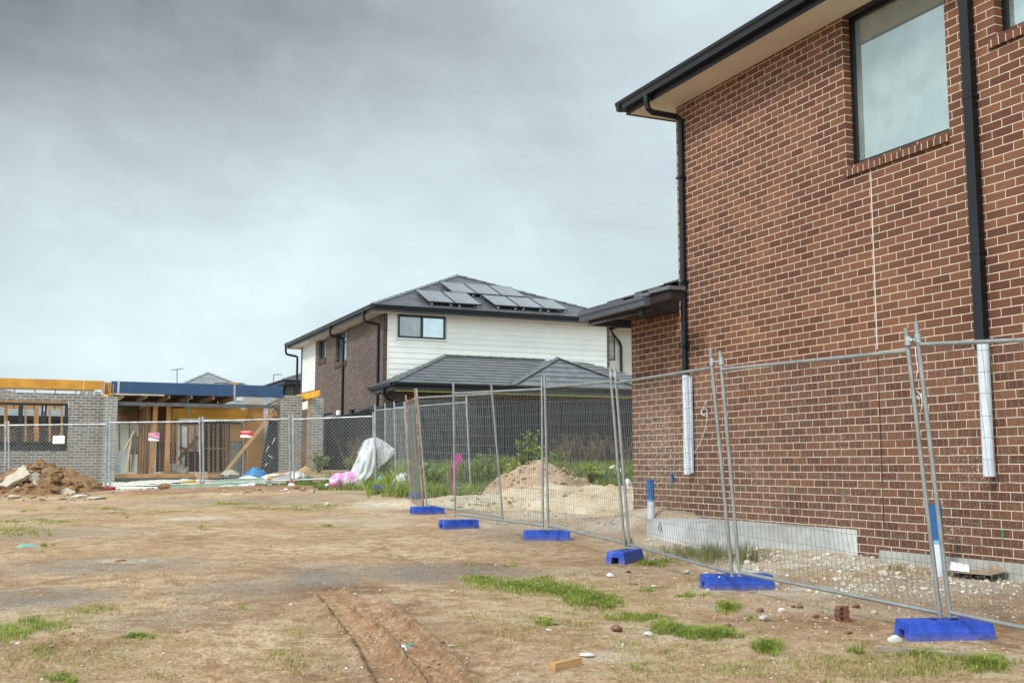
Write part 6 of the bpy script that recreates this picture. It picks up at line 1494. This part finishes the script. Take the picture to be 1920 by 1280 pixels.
weed('weed by the corner of the far mesh fence and the draped sheet',716,892,29.3,.6,.35,10,8,m='grass_green',flowers=False,dens=50); weed('spiky weed at the foot of the right grey brick pier',598,903,33.5,.75,.3,9,9,m='weed_mix')
weed('weed growing up the flat side fence left of the draped sheet',664,876,32.0,.7,.5,10,10,m='weed_mix')
def straw(label,px,py,Y,hgt,spread,nst,seed):
    rr=random.Random(seed); g=at(px,py,Y); g.z=float(height(g.x,g.y)); o=thing('dead_stalks',label,'weed',g,'dead stalks against the fences'); s=MB()
    for i in range(nst):
        a=rr.uniform(0,6.28); l=rr.uniform(0,1)*spread; hh=hgt*rr.uniform(.5,1); b0=g+V3(rr.uniform(-spread,spread),rr.uniform(-.3,.3),0); p1_=b0+V3(math.cos(a)*l*.5,math.sin(a)*l*.2,hh*.6); p2_=b0+V3(math.cos(a)*l,math.sin(a)*l*.3,hh)
        s.tube([b0,p1_,p2_],.005,3,False,.002)
        for q in range(5):
            c=p1_.lerp(p2_,rr.random()); s.tube([c,c+V3(rr.uniform(-.12,.12),rr.uniform(-.1,.1),rr.uniform(0,.14))],.003,3,False)
    s.build('stalks','straw',o,uv=False)
straw('brown dead stalks before the ribbed fence just right of the paired upright posts',1062,880,30.4,1.05,.8,60,1); straw('brown dead stalks before the ribbed fence near the brick wall edge',1140,880,30.6,1.1,.7,60,2)
straw('pale dead stalks around the top of the soil mound',1040,868,25.4,.75,.5,60,3); straw('dry brown brush against the flat side fence above the draped sheet',688,870,33.6,1.3,.55,90,4)
straw('pale dry stalks between the weeds behind the slanting panel',940,868,26.4,.7,.6,50,5)
# ------------------------------------------------------------------ sky, sun, camera
W=bpy.data.worlds.new('World'); SC.world=W; W.use_nodes=True; n=W.node_tree; n.nodes.clear()
out=n.nodes.new('ShaderNodeOutputWorld'); bg=n.nodes.new('ShaderNodeBackground'); n.links.new(bg.outputs[0],out.inputs[0])
SE,SR=R(44),R(222)
sk=n.nodes.new('ShaderNodeTexSky'); sk.sky_type='NISHITA'; sk.sun_disc=False; sk.sun_elevation=SE; sk.sun_rotation=SR; sk.air_density=1; sk.dust_density=2
co=node(n,'ShaderNodeTexCoord').outputs['Generated']
sp=node(n,'ShaderNodeSeparateXYZ'); n.links.new(co,sp.inputs[0]); dx,dy,dz=sp.outputs
zz_=mathn(n,'ADD',mathn(n,'MAXIMUM',dz,0.0),.10)
cb_=node(n,'ShaderNodeCombineXYZ'); n.links.new(mathn(n,'DIVIDE',dx,zz_),cb_.inputs[0]); n.links.new(mathn(n,'DIVIDE',dy,zz_),cb_.inputs[1])
pl=cb_.outputs[0]
a1=noisen(n,pl,.42,6,.52,.25); a2=noisen(n,pl,1.5,5,.55,.4)
mpv=node(n,'ShaderNodeMapping'); mpv.inputs['Scale'].default_value=(1.0,1.0,4.5); n.links.new(co,mpv.inputs[0])
a3=noisen(n,mpv.outputs[0],2.1,6,.55,.3)
lum=mathn(n,'ADD',mathn(n,'ADD',mathn(n,'MULTIPLY',a1,.30),mathn(n,'MULTIPLY',a2,.10)),mathn(n,'MULTIPLY',a3,.50))   # about .45
elev=ramp(n,dz,.12,.44); left=ramp(n,mathn(n,'MULTIPLY',dx,-1.0),-.28,.42); front=ramp(n,dy,.2,.75)
mpw=node(n,'ShaderNodeMapping'); mpw.inputs['Scale'].default_value=(1.0,1.0,1.35); mpw.inputs['Rotation'].default_value=(0,R(-12),0); n.links.new(co,mpw.inputs[0])
b1=noisen(n,mpw.outputs[0],2.6,7,.55,.5); b2=noisen(n,mpw.outputs[0],7.5,6,.6,.4)
lum=mathn(n,'ADD',mathn(n,'ADD',mathn(n,'MULTIPLY',b1,.58),mathn(n,'MULTIPLY',b2,.16)),mathn(n,'MULTIPLY',a3,.26))
dark=mathn(n,'MULTIPLY',mathn(n,'MULTIPLY',elev,mathn(n,'MULTIPLY_ADD',left,.78,.22)),front)
k=mathn(n,'SUBTRACT',mathn(n,'ADD',.88,mathn(n,'MULTIPLY',mathn(n,'SUBTRACT',lum,.49),1.25)),mathn(n,'ADD',mathn(n,'MULTIPLY',dark,.52),mathn(n,'MULTIPLY',left,.09)))
cr=n.nodes.new('ShaderNodeValToRGB'); n.links.new(k,cr.inputs[0])
els=cr.color_ramp.elements; els[0].position=0; els[0].color=(.050,.057,.059,1); els[1].position=1; els[1].color=(.49,.585,.605,1)
for p_,c_ in ((.20,(.098,.110,.113,1)),(.45,(.205,.233,.242,1)),(.66,(.305,.350,.370,1)),(.84,(.400,.480,.500,1))): e=els.new(p_); e.color=c_
back=mathn(n,'MULTIPLY_ADD',mathn(n,'SUBTRACT',1.0,front),.95,1.0)     # unseen sky behind and overhead brightened as added fill light
gb=node(n,'ShaderNodeCombineColor'); [n.links.new(back,gb.inputs[i]) for i in range(3)]
cl=mixc(n,1.0,cr.outputs[0],gb.outputs[0],'MULTIPLY')
sm_=mixc(n,1.0,sk.outputs[0],(.06,.06,.06),'MULTIPLY')
n.links.new(mixc(n,.06,cl,sm_),bg.inputs[0]); bg.inputs[1].default_value=1.0
sun=bpy.data.lights.new('sun','SUN'); sun.energy=1.5; sun.angle=R(10); sun.color=(1,.955,.90)
so=bpy.data.objects.new('sun',sun); COL.objects.link(so)
# the sun stands behind the photographer's left shoulder
sd=V3(math.sin(SR)*math.cos(SE),math.cos(SR)*math.cos(SE),math.sin(SE)); so.rotation_euler=sd.to_track_quat('Z','Y').to_euler(); so.location=(-6,-8,14)
cam=bpy.data.cameras.new('camera'); cam.sensor_width=36; cam.lens=F/1920*36; cam.clip_end=2000; cam.clip_start=.05
cobj=bpy.data.objects.new('camera',cam); COL.objects.link(cobj); cobj.location=CAM; cobj.rotation_euler=(math.pi/2+PT,0,0); SC.camera=cobj
SC.view_settings.view_transform='Standard'; SC.view_settings.look='None'; SC.view_settings.gamma=1; SC.view_settings.exposure=0.86
SC.render.resolution_x=1024; SC.render.resolution_y=682
